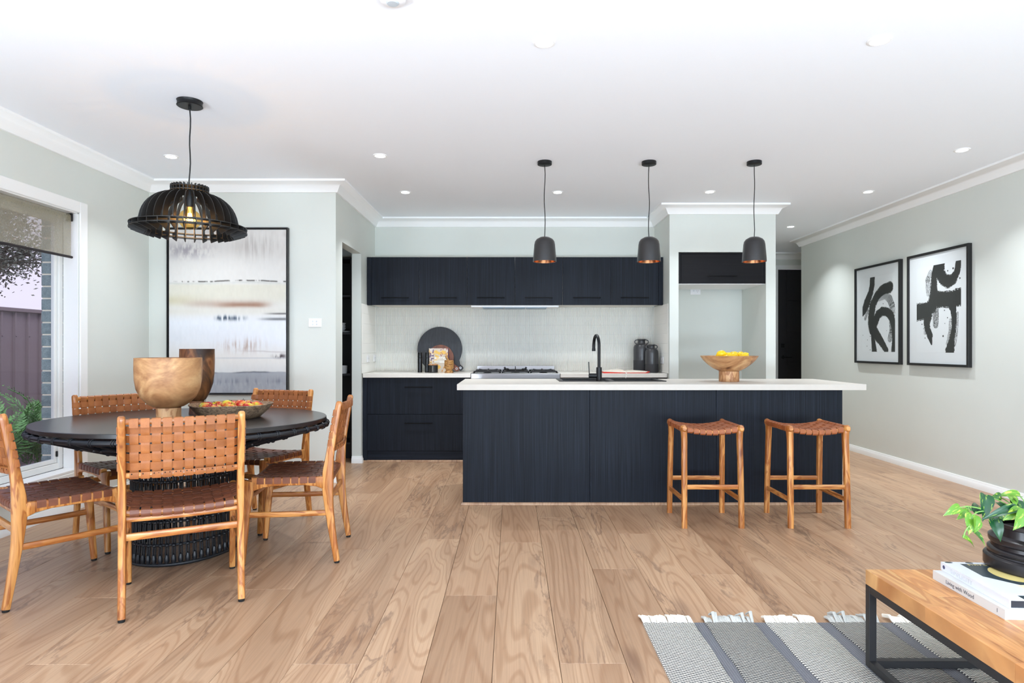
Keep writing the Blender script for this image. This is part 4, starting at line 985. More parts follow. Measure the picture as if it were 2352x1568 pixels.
# slat faces are concave outlines: build as a strip of quads between outer and inner edge
outer = [(.102, 2.098), (.102, 2.055)]+[(.102+.160*math.sin(q*PI/20), 1.868+.182*math.cos(q*PI/20)) for q in range(1, 11)]+[(.307, 1.862), (.307, 1.832)]
inner = [(.080, 2.098), (.080, 2.026)]+[(.080+.138*math.sin(q*PI/20), 1.862+.160*math.cos(q*PI/20)) for q in range(1, 11)]+[(.220, 1.830), (.235, 1.806)]
vs = []; fs = []
for s in (-.0022, .0022):
    for (a, b), (c, d) in zip(outer, inner): vs += [(a, s, b-H), (c, s, d-H)]
nn_ = len(outer)
for k in range(nn_-1):
    a = 2*k; fs += [(a, a+1, a+3, a+2), (2*nn_+a, 2*nn_+a+2, 2*nn_+a+3, 2*nn_+a+1), (a, a+2, 2*nn_+a+2, 2*nn_+a), (a+1, 2*nn_+a+1, 2*nn_+a+3, a+3)]
fs += [(0, 2*nn_, 2*nn_+1, 1), (2*nn_-2, 2*nn_-1, 4*nn_-1, 4*nn_-2)]
slat_me = MB().add(vs, fs).mesh('slat', mat('black_ply', (24, 23, 22), .45), 0)
for i in range(nslat): put('slat', slat_me, t, (0, 0, 0), (0, 0, 2*PI*i/nslat+.05))
def annulus(r0, r1, z0, z1, nm): MB().lathe([(r0, z0-H), (r1, z0-H), (r1, z1-H), (r0, z1-H), (r0, z0-H)], 72).build(nm, mat('black_ply', (24, 23, 22), .45), t)
annulus(.090, .103, 2.083, 2.087, 'ring'); annulus(.090, .103, 2.062, 2.066, 'ring')
annulus(.262, .3085, 1.8600, 1.8645, 'ring'); annulus(.250, .3085, 1.8360, 1.8405, 'ring')
MB().lathe([(0, 2.09-H), (.018, 2.09-H), (.022, 2.06-H), (.022, 1.985-H), (.018, 1.975-H), (0, 1.975-H)], 24).build('bulb_holder', blackm, t)
MB().lathe([(0, 2.0855-H), (.082, 2.0855-H), (.082, 2.082-H), (0, 2.082-H)], 32).build('mounting_plate', blackm, t)
gz = 1.905-H
glb = MB().lathe([(.014, gz+.075), (.016, gz+.062), (.030, gz+.052), (.048, gz+.038), (.059, gz+.015), (.061, 0+gz-.003), (.055, gz-.028), (.035, gz-.052), (.0, gz-.062)], 32).build('glass_globe', amber, t)
glow = mat('filament_glow', (255, 200, 110), .5, emit=60, ecol=(255, 176, 80))
fm = MB()
for k in range(8):
    a = 2*PI*k/8; fm.tube([(.008*math.cos(a), .008*math.sin(a), gz+.035), (.017*math.cos(a+.2), .017*math.sin(a+.2), gz-.015)], .0017, 5)
fm.build('filament', glow, t)
MB().lathe([(0, gz+.075), (.010, gz+.073), (.006, gz+.05), (.004, gz-.012), (0, gz-.014)], 12).build('glass_stem', mat('stem_glass', (250, 220, 160), .2, emit=1.2, ecol=(255, 190, 100)), t)
l = lamp('filament_light', 'POINT', (0, 0, gz), (0, 0, 0), 8.0, (1, .68, .34), shadow_soft_size=.02); l.parent = t

# ---------------------------------------------------------------- roller blind
m = bpy.data.materials.new('blind_fabric'); m.use_nodes = True; tt = m.node_tree; tt.nodes.clear()
o_ = tt.nodes.new('ShaderNodeOutputMaterial'); mx = tt.nodes.new('ShaderNodeMixShader'); mx2 = tt.nodes.new('ShaderNodeMixShader'); tr = tt.nodes.new('ShaderNodeBsdfTransparent'); df = tt.nodes.new('ShaderNodeBsdfDiffuse'); tl = tt.nodes.new('ShaderNodeBsdfTranslucent')
tcn = tt.nodes.new('ShaderNodeTexCoord'); nz = tt.nodes.new('ShaderNodeTexNoise'); mu = tt.nodes.new('ShaderNodeVectorMath'); mu.operation = 'MULTIPLY'; mu.inputs[1].default_value = (1, 900, 60)
tt.links.new(tcn.outputs['Object'], mu.inputs[0]); tt.links.new(mu.outputs[0], nz.inputs['Vector']); nz.inputs['Scale'].default_value = 1
mr = tt.nodes.new('ShaderNodeMapRange'); mr.inputs[3].default_value = .25; mr.inputs[4].default_value = .62; tt.links.new(nz.outputs[0], mr.inputs[0])
df.inputs[0].default_value = lin((192, 188, 168)); tl.inputs[0].default_value = lin((190, 184, 160)); mx2.inputs[0].default_value = .5
tt.links.new(df.outputs[0], mx2.inputs[1]); tt.links.new(tl.outputs[0], mx2.inputs[2]); tt.links.new(mr.outputs[0], mx.inputs[0]); tt.links.new(tr.outputs[0], mx.inputs[1]); tt.links.new(mx2.outputs[0], mx.inputs[2]); tt.links.new(mx.outputs[0], o_.inputs[0])
t = thing('roller_blind', 'half-lowered beige sheer roller blind in the dining window', 'blind', (XL-.040, WY0, 2.10))
L_ = WY1-WY0-.02
MB().tube([(0, .02, 0), (0, L_-.03, 0)], .019, 16).build('roller', m, t)
MB().box(.0185, .0195, .03, L_-.03, -.285, .0).build('fabric', m, t, smooth=0)
MB().tube([(.019, .025, -.292), (.019, L_-.022, -.292)], .0095, 12).build('bottom_bar', mat('dark_bronze', (40, 32, 34), .4, metal=.4), t)
MB().box(-.024, .024, L_-.024, L_-.012, -.035, .024, .004).build('bracket', blackm, t); MB().box(-.024, .024, -.0, .012, -.035, .024, .004).build('bracket', blackm, t)

# ---------------------------------------------------------------- pictures
frm = mat('black_frame', (24, 24, 25), .4)
xL_, xR_, zT_, zB_ = -2.957, -1.919, 2.190, .757
pw, ph = xR_-xL_, zT_-zB_
t = thing('painting', 'large abstract landscape painting in a thin black frame behind the dining table', 'painting', ((xL_+xR_)/2, YD, (zT_+zB_)/2))
f = MB(); hw, hh = pw/2, ph/2
for b in ((-hw, -hw+.008, -hh, hh), (hw-.008, hw, -hh, hh), (-hw+.008, hw-.008, -hh, -hh+.008), (-hw+.008, hw-.008, hh-.008, hh)): f.box(b[0], b[1], -.042, -.002, b[2], b[3], .001)
for b in ((-hw+.008, -hw+.018, -hh+.008, hh-.008), (hw-.018, hw-.008, -hh+.008, hh-.008), (-hw+.018, hw-.018, -hh+.008, -hh+.018), (-hw+.018, hw-.018, hh-.018, hh-.008)): f.box(b[0], b[1], -.02, -.002, b[2], b[3])
f.build('frame', frm, t)
MB().box(-hw+.018, hw-.018, -.032, -.004, -hh+.018, hh-.018).build('canvas', mat('canvas_edge', (230, 228, 222), .8), t, smooth=0)
nu, nv = 190, 270; U, V = np.meshgrid(np.linspace(0, 1, nu), np.linspace(0, 1, nv))
def sm_(x, a, b): q = np.clip((x-a)/(b-a), 0, 1); return q*q*(3-2*q)
C = np.ones((nv, nu, 3))*np.array([232, 230, 226.])
def blend(mask, col):
    global C
    mask = np.clip(mask, 0, 1)[..., None]; C = C*(1-mask)+np.array(col, float)*mask
big = vnoise(U, V, 4, 6, 11); fine = vnoise(U, V, 60, 30, 12); streak = vnoise(U, V, 70, 5, 13); hz_ = vnoise(U, V, 5, 50, 14)
blend(sm_(V, .5, .58)*sm_(V, .80, .66), (236, 240, 247))
def gau(x, c, s): return np.exp(-((x-c)/s)**2)
blend(gau(U, .16, .2)*gau(V, .125, .045)*sm_(fine+big*.7, .55, 1.0)*1.0, (150, 145, 156))
blend(gau(V, .02, .02)*sm_(big, .4, .7)*.8, (150, 142, 136))
blend(gau(U, .75, .16)*gau(V, .10, .06)*sm_(streak, .3, .75)*.85, (168, 160, 156))
blend(gau(V, .1, .09)*.35, (196, 190, 186))
blend(sm_(V, .325, .345)*sm_(V, .50, .40)*.8, (226, 222, 205))
ln = V-.315-.004*np.sin(U*7)-.006*(vnoise(U, V*0, 14, 1, 15)-.5)
blend(gau(ln, 0, .0035)*sm_(vnoise(U, V*0, 22, 1, 16), .36, .5), (70, 66, 62))
blend(gau(ln, .012, .006)*.3*sm_(big, .3, .6), (180, 186, 176))
blend(gau(V, .435, .03)*gau(U, .0, .25)*.6, (206, 196, 160))
blend(gau(V+(hz_-.5)*.012, .462, .014)*sm_(U, .3, .6)*sm_(U, .9, .72)*.95, (146, 100, 76)); blend(gau(V, .455, .022)*sm_(U, .05, .3)*sm_(U, .97, .7)*.55, (186, 158, 142))
blend(gau(V, .50, .02)*.3, (222, 216, 196))
blend(gau(V+(streak-.5)*.03, .545, .013)*sm_(U, .37, .44)*sm_(U, .70, .55)*sm_(streak, .3, .6), (74, 88, 104))
blend(gau(V, .515, .005)*sm_(U, .78, .95)*.8, (80, 78, 80)); blend(gau(V, .548, .008)*sm_(U, .72, .92)*.75, (84, 86, 90))
blend(gau(U, .62, .16)*gau(V+(streak-.5)*.06, .72, .035)*sm_(streak+fine*.5, .55, 1.0), (178, 154, 144))
blend(gau(ln, .433, .004)*sm_(U, .5, .8)*.4, (170, 160, 160)); blend(gau(U, .95, .05)*gau(V, .775, .012)*sm_(fine, .35, .6), (60, 50, 56))
blend(gau(V, .787, .003)*sm_(U, .3, .5)*.4, (150, 160, 180)); blend(sm_(V, .79, .87)*.35, (206, 214, 222))
edge = V-.872+.010*(U-.5)+.006*(vnoise(U, V*0, 9, 1, 18)-.5)
blend(sm_(edge, 0, .004)*(.75+.25*big), (156, 162, 172)); blend(gau(edge, .004, .004)*sm_(big, .3, .55)*.8, (92, 98, 106)); blend(gau(V, .93, .02)*sm_(streak, .45, .75)*.6*sm_(edge, 0, .01), (104, 114, 126)); blend(sm_(edge, .06, .075)*.25*sm_(fine, .4, .6), (190, 194, 200))
C += (fine[..., None]-.5)*8
pts = np.stack([(-hw+.018)+U*(pw-.036), np.full_like(U, -.0328), (hh-.018)-V*(ph-.036)], -1)
printed('painted_surface', print_mat('painting_print', .75), t, pts, np.clip(C*.93, 0, 255), nu, nv)

# framed brush prints on the right wall
XF = XR-.035
def wall_yz(px, py): Y = XF*F/(px-1176); return Y, CH-(py-798)*Y/F
def brush_print(label, yl, yr, zt_, zb_, corners, strokes, spots_, seed):
    t = thing('framed_print', label, 'framed print', (XR, (yl+yr)/2, (zt_+zb_)/2), -PI/2)   # local +x runs towards the camera
    W_, H_ = yl-yr, zt_-zb_; hw, hh = W_/2, H_/2; f = MB(); b = .022
    for q in ((-hw, -hw+b, -hh, hh), (hw-b, hw, -hh, hh), (-hw+b, hw-b, -hh, -hh+b), (-hw+b, hw-b, hh-b, hh)): f.box(q[0], q[1], -.035, -.001, q[2], q[3], .001)
    f.build('frame', frm, t)
    MB().box(-hw+b, hw-b, -.020, -.002, -hh+b, hh-b).build('mount', mat('white_mount', (240, 241, 243), .7, coat=0), t, smooth=0)
    (a0, c0), (a1, c1) = corners     # print rectangle: local x range, local z range
    nu, nv = 260, 440; U, V = np.meshgrid(np.linspace(0, 1, nu), np.linspace(0, 1, nv)); X = a0+U*(a1-a0); Z = c0+V*(c1-c0)
    nz1 = vnoise(U, V, 22, 34, seed); nz2 = vnoise(U, V, 90, 130, seed+1, 2); ink = np.zeros_like(U)
    cy = (yl+yr)/2; cz = (zt_+zb_)/2
    for pts_, wid, dry in strokes:
        P_ = []
        for (cx_, cy_), w_ in zip(pts_, wid):
            Y_, Z_ = wall_yz(1920+cx_/4.9, 540+cy_/4.9); sc = (XF*F/(1920+cx_/4.9-1176)**2)/4.9   # metres per crop pixel across
            P_.append((cy-Y_, Z_-cz, w_*sc))
        for (x0_, z0_, w0), (x1_, z1_, w1) in zip(P_, P_[1:]):
            dx_, dz_ = x1_-x0_, z1_-z0_; l2 = dx_*dx_+dz_*dz_+1e-12
            s = np.clip(((X-x0_)*dx_+(Z-z0_)*dz_)/l2, 0, 1); ddx = X-x0_-s*dx_; ddz = Z-z0_-s*dz_; d = np.hypot(ddx, ddz); ww = w0+(w1-w0)*s
            m_ = d < ww*(.93+.16*nz1)
            if dry:
                side_ = (ddx*dz_-ddz*dx_)/math.sqrt(l2); st_ = np.sin(side_*620+nz1*2)*.5+.5; m_ &= (st_*.55+nz2*.6) > dry
            else: m_ &= ~((d > ww*.86) & (nz2 > .62))
            ink = np.maximum(ink, m_.astype(float))
    for cx_, cy_, r_ in spots_:
        Y_, Z_ = wall_yz(1920+cx_/4.9, 540+cy_/4.9); ink = np.maximum(ink, (np.hypot(X-(cy-Y_), Z-(Z_-cz)) < r_).astype(float))
    cols = ink[..., None]*np.array([44, 44, 44.])+(1-ink[..., None])*np.array([243, 244, 246.])
    pts = np.stack([X, np.full_like(X, -.0206), Z], -1)
    printed('brush_artwork', print_mat('art_print', .5), t, pts, cols, nu, nv)
    MB().box(-hw+b, hw-b, -.0245, -.0235, -hh+b, hh-b).build('glazing', window_glass, t, smooth=0)
def corners_of(yl, yr, zt_, zb_, l, r, tp, bt):
    cy = (yl+yr)/2; cz = (zt_+zb_)/2; Yl, _ = wall_yz(l, 798); Yr, _ = wall_yz(r, 798)
    zt2 = wall_yz(*tp)[1]; zb2 = wall_yz(*bt)[1]; return ((cy-Yl, zt2-cz), (cy-Yr, zb2-cz))
c1 = corners_of(7.0, 6.183, 2.030, .995, 1978, 2052.5, (2050.6, 626.7), (2053, 808))
brush_print('smaller-looking left one of two framed black brushstroke prints on the right wall', 7.0, 6.183, 2.030, .995, c1, [
    ([(395, 470), (392, 560), (375, 650), (335, 760), (300, 850), (290, 900)], [27, 28, 28, 34, 26, 8], 0),
    ([(590, 585), (520, 605), (450, 680), (400, 780), (385, 880), (385, 980), (400, 1060)], [40, 34, 32, 34, 36, 40, 44], 0),
    ([(425, 980), (455, 900), (505, 855), (560, 862), (605, 910), (632, 1000), (640, 1100), (636, 1200), (628, 1310)], [34, 32, 30, 32, 34, 30, 26, 22, 22], 0),
    ([(400, 1040), (440, 1120), (495, 1200), (550, 1295)], [40, 36, 30, 24], 0), ([(400, 1090), (405, 1200), (418, 1310)], [22, 22, 30], 0),
    ([(470, 700), (540, 668), (590, 720), (615, 790), (628, 880)], [26, 28, 30, 30, 26], .62), ([(600, 985), (606, 1080), (590, 1165)], [16, 20, 24], .5), ([(575, 550), (490, 590), (430, 670), (395, 760)], [14, 14, 14, 12], .6), ([(340, 850), (315, 940)], [14, 12], .5)],
    [(515, 770, .006), (435, 862, .005), (468, 850, .005), (370, 1138, .006), (340, 1178, .005), (335, 1248, .005), (556, 1072, .004), (290, 1125, .004), (370, 1290, .006)], 41)
c2 = corners_of(6.07, 5.253, 2.033, .995, 2102, 2203.5, (2203, 597), (2203, 810))
brush_print('nearer right one of two framed black brushstroke prints on the right wall', 6.07, 5.253, 2.033, .995, c2, [
    ([(1150, 330), (1150, 420), (1185, 490), (1245, 525), (1300, 495), (1345, 410), (1365, 290)], [55, 55, 50, 52, 44, 34, 36], 0),
    ([(1095, 350), (1085, 480), (1085, 620), (1085, 720), (1060, 800)], [18, 34, 40, 56, 55], 0), ([(1090, 720), (1200, 722), (1300, 720), (1387, 690)], [62, 64, 70, 74], 0),
    ([(1060, 790), (1000, 850), (895, 868)], [50, 62, 66], 0), ([(1015, 900), (1005, 980), (1015, 1060), (1040, 1130), (1058, 1225)], [54, 36, 30, 32, 8], 0),
    ([(1285, 760), (1303, 850), (1312, 950), (1305, 1060), (1285, 1180), (1265, 1300)], [48, 34, 28, 26, 30, 54], 0), ([(1105, 820), (1105, 1000)], [32, 32], .45),
    ([(1350, 880), (1348, 1000), (1338, 1120), (1320, 1240)], [16, 14, 14, 10], .6), ([(1270, 950), (1262, 1080), (1235, 1220)], [12, 16, 16], .6), ([(1045, 420), (1015, 500), (1025, 650)], [22, 26, 26], .62), ([(985, 900), (985, 1100)], [16, 14], .6)],
    [(1240, 400, .007), (1300, 372, .009), (1203, 845, .006), (1237, 928, .006), (952, 1002, .006), (1188, 1135, .009), (985, 1157, .006), (1207, 992, .004), (1376, 482, .008), (1333, 610, .012), (1260, 625, .006), (968, 1052, .004)], 57)

# ---------------------------------------------------------------- rug
RX0, RX1, RY0, RY1 = .549, 2.75, 1.0, 2.652
t = thing('rug', 'flat-woven cream and charcoal striped rug with tassels under the coffee table', 'rug', (RX0, RY0, 0))
def rugmat(name, c1_, c2_, period, slope, width=.5):
    m, t_, b_ = nodes(name); N = t_.nodes.new; L = t_.links.new
    tcn = N('ShaderNodeTexCoord'); nz = N('ShaderNodeTexNoise'); nz.inputs['Scale'].default_value = 14; nz.inputs['Detail'].default_value = 3; L(tcn.outputs['Object'], nz.inputs['Vector'])
    sp = N('ShaderNodeSeparateXYZ'); L(tcn.outputs['Object'], sp.inputs[0])
    a = N('ShaderNodeMath'); a.operation = 'MULTIPLY_ADD'; a.inputs[1].default_value = slope; L(sp.outputs[0], a.inputs[0]); L(sp.outputs[1], a.inputs[2])
    bb = N('ShaderNodeMath'); bb.operation = 'MULTIPLY_ADD'; bb.inputs[1].default_value = .012; L(nz.outputs[0], bb.inputs[0]); L(a.outputs[0], bb.inputs[2])
    c_ = N('ShaderNodeMath'); c_.operation = 'MULTIPLY'; c_.inputs[1].default_value = 2*PI/period; L(bb.outputs[0], c_.inputs[0])
    s_ = N('ShaderNodeMath'); s_.operation = 'SINE'; L(c_.outputs[0], s_.inputs[0])
    s2a = N('ShaderNodeMath'); s2a.operation = 'MULTIPLY'; s2a.inputs[1].default_value = 2*PI/.0095; L(sp.outputs[0], s2a.inputs[0]); s2 = N('ShaderNodeMath'); s2.operation = 'SINE'; L(s2a.outputs[0], s2.inputs[0])
    sm2 = N('ShaderNodeMath'); sm2.operation = 'MULTIPLY_ADD'; sm2.inputs[1].default_value = .45; L(s2.outputs[0], sm2.inputs[0]); L(s_.outputs[0], sm2.inputs[2])
    r = N('ShaderNodeValToRGB'); L(sm2.outputs[0], r.inputs[0]); r.color_ramp.elements[0].position = width-.5-.12+.05; r.color_ramp.elements[1].position = width-.5+.2+.05
    r.color_ramp.elements[0].color = lin(c2_); r.color_ramp.elements[1].color = lin(c1_)
    L(r.outputs[0], b_.inputs['Base Color']); b_.inputs['Roughness'].default_value = .95
    u = N('ShaderNodeBump'); u.inputs['Distance'].default_value = .004; u.inputs['Strength'].default_value = .7; L(sm2.outputs[0], u.inputs['Height']); L(u.outputs[0], b_.inputs['Normal'])
    return m
cream = rugmat('rug_cream_weave', (236, 231, 217), (76, 74, 76), .0135, .45, .34); greyw = rugmat('rug_grey_weave', (186, 181, 170), (68, 67, 69), .0135, .45, .46); bluew = rugmat('rug_charcoal_band', (158, 158, 162), (88, 88, 96), .008, 1.8, .6)
fr_c = mat('cream_tassel', (236, 231, 218), .9, bump=.5, bscale=500); fr_g = mat('grey_tassel', (182, 180, 174), .9, bump=.5, bscale=500)
edges = [(0, .2145, 'c'), (.2145, .26, 'b'), (.26, .465, 'g'), (.465, .515, 'b'), (.515, .731, 'c'), (.731, .788, 'b'), (.788, .993, 'g'), (.993, 1.049, 'b'), (1.049, 1.26, 'c'), (1.26, 1.31, 'b'), (1.31, 1.52, 'g'), (1.52, 1.57, 'b'), (1.57, 1.78, 'c'), (1.78, 1.83, 'b'), (1.83, 2.04, 'g'), (2.04, 2.09, 'b'), (2.09, 2.20, 'c')]
for a, b, k in edges:
    m = MB(); zt_ = {'c': .010, 'g': .0105, 'b': .0075}[k]; L2 = RY1-RY0; nseg = 24; vs = []
    for i in range(nseg+1):
        y = L2*i/nseg; wob = .0025*math.sin(i*1.3+a*9) if i < nseg else 0
        for x, z in ((a+wob*(a > 0), 0), (a+wob*(a > 0), zt_-.002), (a+wob*(a > 0)+.003, zt_), (b+wob-.003, zt_), (b+wob, zt_-.002), (b+wob, 0)): vs.append((x, y, z))
    fs = [(i*6+k2, i*6+k2+1, i*6+k2+7, i*6+k2+6) for i in range(nseg) for k2 in range(5)]+[(0, 5, 4, 3, 2, 1), tuple(nseg*6+q for q in range(6))]
    m.add(vs, fs).build('stripe', {'c': cream, 'g': greyw, 'b': bluew}[k], t)
    if k != 'b':
        f = MB(); nt_ = 18; rs = random.Random(int(a*1000))
        for i in range(nt_):
            x = a+(b-a)*(i+.5)/nt_; ln_ = rs.uniform(.035, .062); dx_ = rs.uniform(-.028, -.004); lift = rs.uniform(.006, .018) if k == 'c' else rs.uniform(.006, .045)*(1 if rs.random() < .4 else .4)
            r_ = .0062 if k == 'c' else .0050
            f.tube([(x, L2-.004, .006), (x+dx_*.3, L2+ln_*.4, .008+lift), (x+dx_, L2+ln_, .006+lift*.5)], [r_*.8, r_*1.15, r_*.8], 6)
            if k == 'g': f.tube([(x+.004, L2-.004, .006), (x+dx_*.2+.004, L2+ln_*.4, .010+lift), (x+dx_*.6+.004, L2+ln_*.9, .008+lift*.7)], [.003, .004, .003], 5)
        stuff(f.build('fringe', fr_c if k == 'c' else fr_g, t))

# ---------------------------------------------------------------- coffee table, books, plant
CX, CY, CZ = 1.282, 2.29, .358
t = thing('coffee_table', 'coffee table with a thick plank top on a black tubular steel frame', 'table', (CX, CY, 0))
TB = .026; LX2, LY2 = .75, 1.15
bk = MB()
yb = 0
for i in range(9):
    xa = i*LX2/9; xb = (i+1)*LX2/9; cuts = [0]+sorted(random.uniform(.2, LY2-.1) for _ in range(2))+[LY2]
    if i == 0: cuts = [0, .33, .68, LY2]
    for c0_, c1_ in zip(cuts, cuts[1:]):
        MB().box(xa+.0003, xb-.0003, -c1_+.0003, -c0_-.0003, CZ-.052, CZ, .0006).build('plank', walnut_top, t, smooth=0)
stl = mat('powder_coated_steel', (30, 29, 31), .45)
z0f = .0115
for (x, y) in ((0, -TB), (LX2-TB, -TB), (0, -LY2), (LX2-TB, -LY2)): MB().box(x+.0, x+TB, y, y+TB, z0f, CZ-.052, .0012).build('leg', stl, t)
for z in (z0f, CZ-.052-TB):
    for x in (0, LX2-TB): MB().box(x, x+TB, -LY2+TB, -TB, z, z+TB, .0012).build('frame_rail', stl, t)
    for y in (-TB, -LY2): MB().box(TB, LX2-TB, y, y+TB, z, z+TB, .0012).build('frame_rail', stl, t)
# books: spine faces -x, runs along -y from the far corner
def book(label, x, y, rz, wx, ly, th, z, cov, pages, topm=None):
    t = thing('book', label, 'book', (x, y, z), rz)
    c = .0025
    MB().box(0, wx, -ly, 0, 0, c).box(0, wx, -ly, 0, th-c, th).box(0, c*1.5, -ly, 0, c, th-c).build('cover', cov, t, smooth=0)
    MB().box(c*1.6, wx-.004, -ly+.004, -.004, c, th-c).build('pages', pages, t, smooth=0)
    return t
cv = mat('white_cover', (214, 216, 220), .3); cv2 = mat('cream_cover', (204, 204, 202), .4); dp = mat('black_pages', (36, 38, 46), .7)
b1 = book('lower white book with a grey spine title, on the coffee table', 1.464, 2.196, R(-1.4), .25, .332, .030, CZ+.0003, cv2, mat('white_pages', (216, 218, 226), .8))
ink = mat('grey_ink', (92, 92, 100), .6)
text('Living with Wood', .0185, ink, b1, (-.0004, -.068, .0095), (PI/2, 0, -PI/2))
MB().box(-.0004, 0, -.302, -.300, .010, .022).build('publisher_mark', ink, b1)
MB().box(.055, .12, -.333, -.332, 0, .0027).box(.055, .12, -.333, -.332, .027, .0300).build('cover_detail', dp, b1)
z2 = CZ+.0306
b2 = book('upper white coffee-table book with a dark still-life cover, under the plant pot', 1.496, 2.203, R(-3.9), .26, .335, .027, z2, cv, dp)
dk = mat('dark_slate_print', (46, 58, 64), .35); gold = mat('gold_print', (206, 186, 118), .5); pale = mat('pale_gold_print', (232, 222, 180), .5)
zt_ = .0272
def flat(name, pts, m, z): return MB().prism(pts, z, z+.0002, 'z').build(name, m, b2, smooth=0)
flat('cover_picture', [(.052, -.020), (.259, -.020), (.259, -.334), (.045, -.334), (.05, -.2)], dk, .0270)
flat('cover_moon', [(.155+.058*math.cos(a*PI/14), -.115+.072*math.sin(a*PI/14)) for a in range(28)], gold, .0272)
flat('cover_white_shape', [(.03, -.12), (.12, -.215), (.20, -.23), (.22, -.255), (.12, -.27), (.07, -.30), (.0, -.30), (.0, -.12)], cv, .0272)
flat('cover_pale_shape', [(.10, -.215), (.16, -.205), (.19, -.225), (.26, -.225), (.26, -.245), (.15, -.252), (.115, -.262)], pale, .0274)
flat('cover_pale_shape', [(.13, -.30), (.17, -.29), (.20, -.30), (.17, -.31)], pale, .0274)
for q in ((.022, -.008), (.09, -.008), (.15, -.008)): flat('cover_spot', [(q[0]+.013*math.cos(a*PI/8), q[1]+.007*math.sin(a*PI/8)) for a in range(16)], dk, .0272)
text('SIMPLICITY', .017, gold, b2, (.072, -.034, .0274), (0, 0, 0), spacing=1.5)
faint = mat('faint_ink', (198, 200, 206), .4)
text('SIMPLICITY', .021, faint, b2, (-.0004, -.055, .0065), (PI/2, 0, -PI/2), spacing=1.1)
MB().lathe([(0, 0), (.0065, 0), (.0065, .0004), (0, .0004)], 18).xf(Matrix.Translation((-.0001, -.018, .0135)) @ Matrix.Rotation(-PI/2, 4, 'Y')).build('spine_dot', mat('navy_dot', (70, 76, 108), .5), b2)

pz = CZ+.0306+.0276
PC = Vector((1.762, 2.13, pz))
t = thing('potted_plant', 'green and yellow pothos in a black stepped pot on the books', 'plant', PC)
potm = mat('black_lacquer_pot', (30, 26, 28), .25, var=.1, vscale=30)
MB().lathe([(0, 0), (.136, 0), (.140, .004), (.140, .036), (.136, .041), (.129, .044), (.127, .048), (.129, .052), (.129, .062), (.125, .066), (.119, .069), (.118, .080), (.124, .084), (.126, .090), (.126, .102), (.116, .108), (.111, .112), (.108, .138), (.112, .141), (.112, .152), (.107, .154), (.102, .150), (.100, .12), (0, .12)], 56).build('pot', potm, t)
MB().lathe([(0, .128), (.06, .130), (.1005, .126)], 28).build('soil', mat('dark_soil', (30, 24, 20), .95, bump=1, bscale=90), t)
def leafmat(name, g, y_, amt):
    m, t_, b_ = nodes(name); N = t_.nodes.new; L = t_.links.new
    tcn = N('ShaderNodeTexCoord'); oi = N('ShaderNodeObjectInfo'); a = N('ShaderNodeVectorMath'); L(tcn.outputs['Object'], a.inputs[0]); L(oi.outputs['Random'], a.inputs[1])
    mu = N('ShaderNodeVectorMath'); mu.operation = 'MULTIPLY'; mu.inputs[1].default_value = (2.2, 8, 4); L(a.outputs[0], mu.inputs[0])
    nz = N('ShaderNodeTexNoise'); nz.inputs['Scale'].default_value = 1; nz.inputs['Detail'].default_value = 3; nz.inputs['Distortion'].default_value = .6; L(mu.outputs[0], nz.inputs['Vector'])
    r = N('ShaderNodeValToRGB'); L(nz.outputs[0], r.inputs[0]); r.color_ramp.elements[0].position = amt; r.color_ramp.elements[1].position = amt+.04
    r.color_ramp.elements[0].color = lin(g); r.color_ramp.elements[1].color = lin(y_); L(r.outputs[0], b_.inputs['Base Color']); b_.inputs['Roughness'].default_value = .3
    b_.inputs['Subsurface Weight'].default_value = .0; b_.inputs['Transmission Weight'].default_value = 0
    return m
lg = leafmat('light_green_leaf', (84, 132, 30), (166, 182, 72), .59); dg_ = leafmat('dark_green_leaf', (12, 66, 32), (140, 170, 56), .63)
mg = leafmat('mid_green_leaf', (40, 92, 28), (146, 168, 60), .57)
def leaf_mesh(m, fold, droop, nm):
    """heart-shaped blade along +x, length 1"""
    prof = [(0, .02), (-.045, .12), (-.05, .22), (-.02, .31), (.03, .375), (.10, .425), (.19, .45), (.30, .452), (.40, .425), (.50, .38), (.60, .32), (.70, .245), (.79, .17), (.87, .10), (.94, .04), (1, 0)]
    vs = []; fs = []
    for i, (x, wv) in enumerate(prof):
        xm = max(x, 0) if i else 0
        for k in (-1, -.5, 0, .5, 1):
            yy = wv*k; zz = -droop*xm*xm+fold*abs(k)*wv-(.10*(abs(k)**2)*wv)
            vs.append((x if abs(k) > .4 or i > 1 else max(0, x), yy, zz))
    for i in range(len(prof)-1):
        for k in range(4): a = i*5+k; fs.append((a, a+1, a+6, a+5))
    b = MB().add(vs, fs); return b.mesh(nm, m, 60)
LM = {('l', 0): leaf_mesh(lg, .35, .35, 'leaf'), ('d', 0): leaf_mesh(dg_, .35, .45, 'leaf'), ('m', 0): leaf_mesh(mg, .30, .3, 'leaf')}
stemm = mat('green_stem', (120, 168, 84), .5)
def leaf(base, tip, nrm, wid, kind, origin=None):
    base = Vector(base); tip = Vector(tip); d = tip-base; L = d.length; x = d/L; n = Vector(nrm); n = (n-x*n.dot(x)).normalized(); y = n.cross(x)
    M = Matrix((x, y, n)).transposed().to_4x4()
    o = bpy.data.objects.new('leaf', LM[(kind, 0)]); COL.objects.link(o); o.parent = t
    o.location = base-PC; o.rotation_euler = M.to_euler(); o.scale = (L, wid/.9, L)
    if origin is not None:
        a = Vector(origin)-PC; b = base-PC; mid = (a+b)/2+Vector((0, 0, .02))
        MB().tube([a, a.lerp(mid, .5)+Vector((0, 0, .012)), mid, mid.lerp(b, .5)+Vector((0, 0, .004)), b], [.0026, .0022, .002, .0018, .0016], 6).build('stem', stemm, t)
def LP(px, py, Y): return P(2160+px/6.82, 1110+py/6.82, Y)
oc = PC+Vector((0, 0, .135))
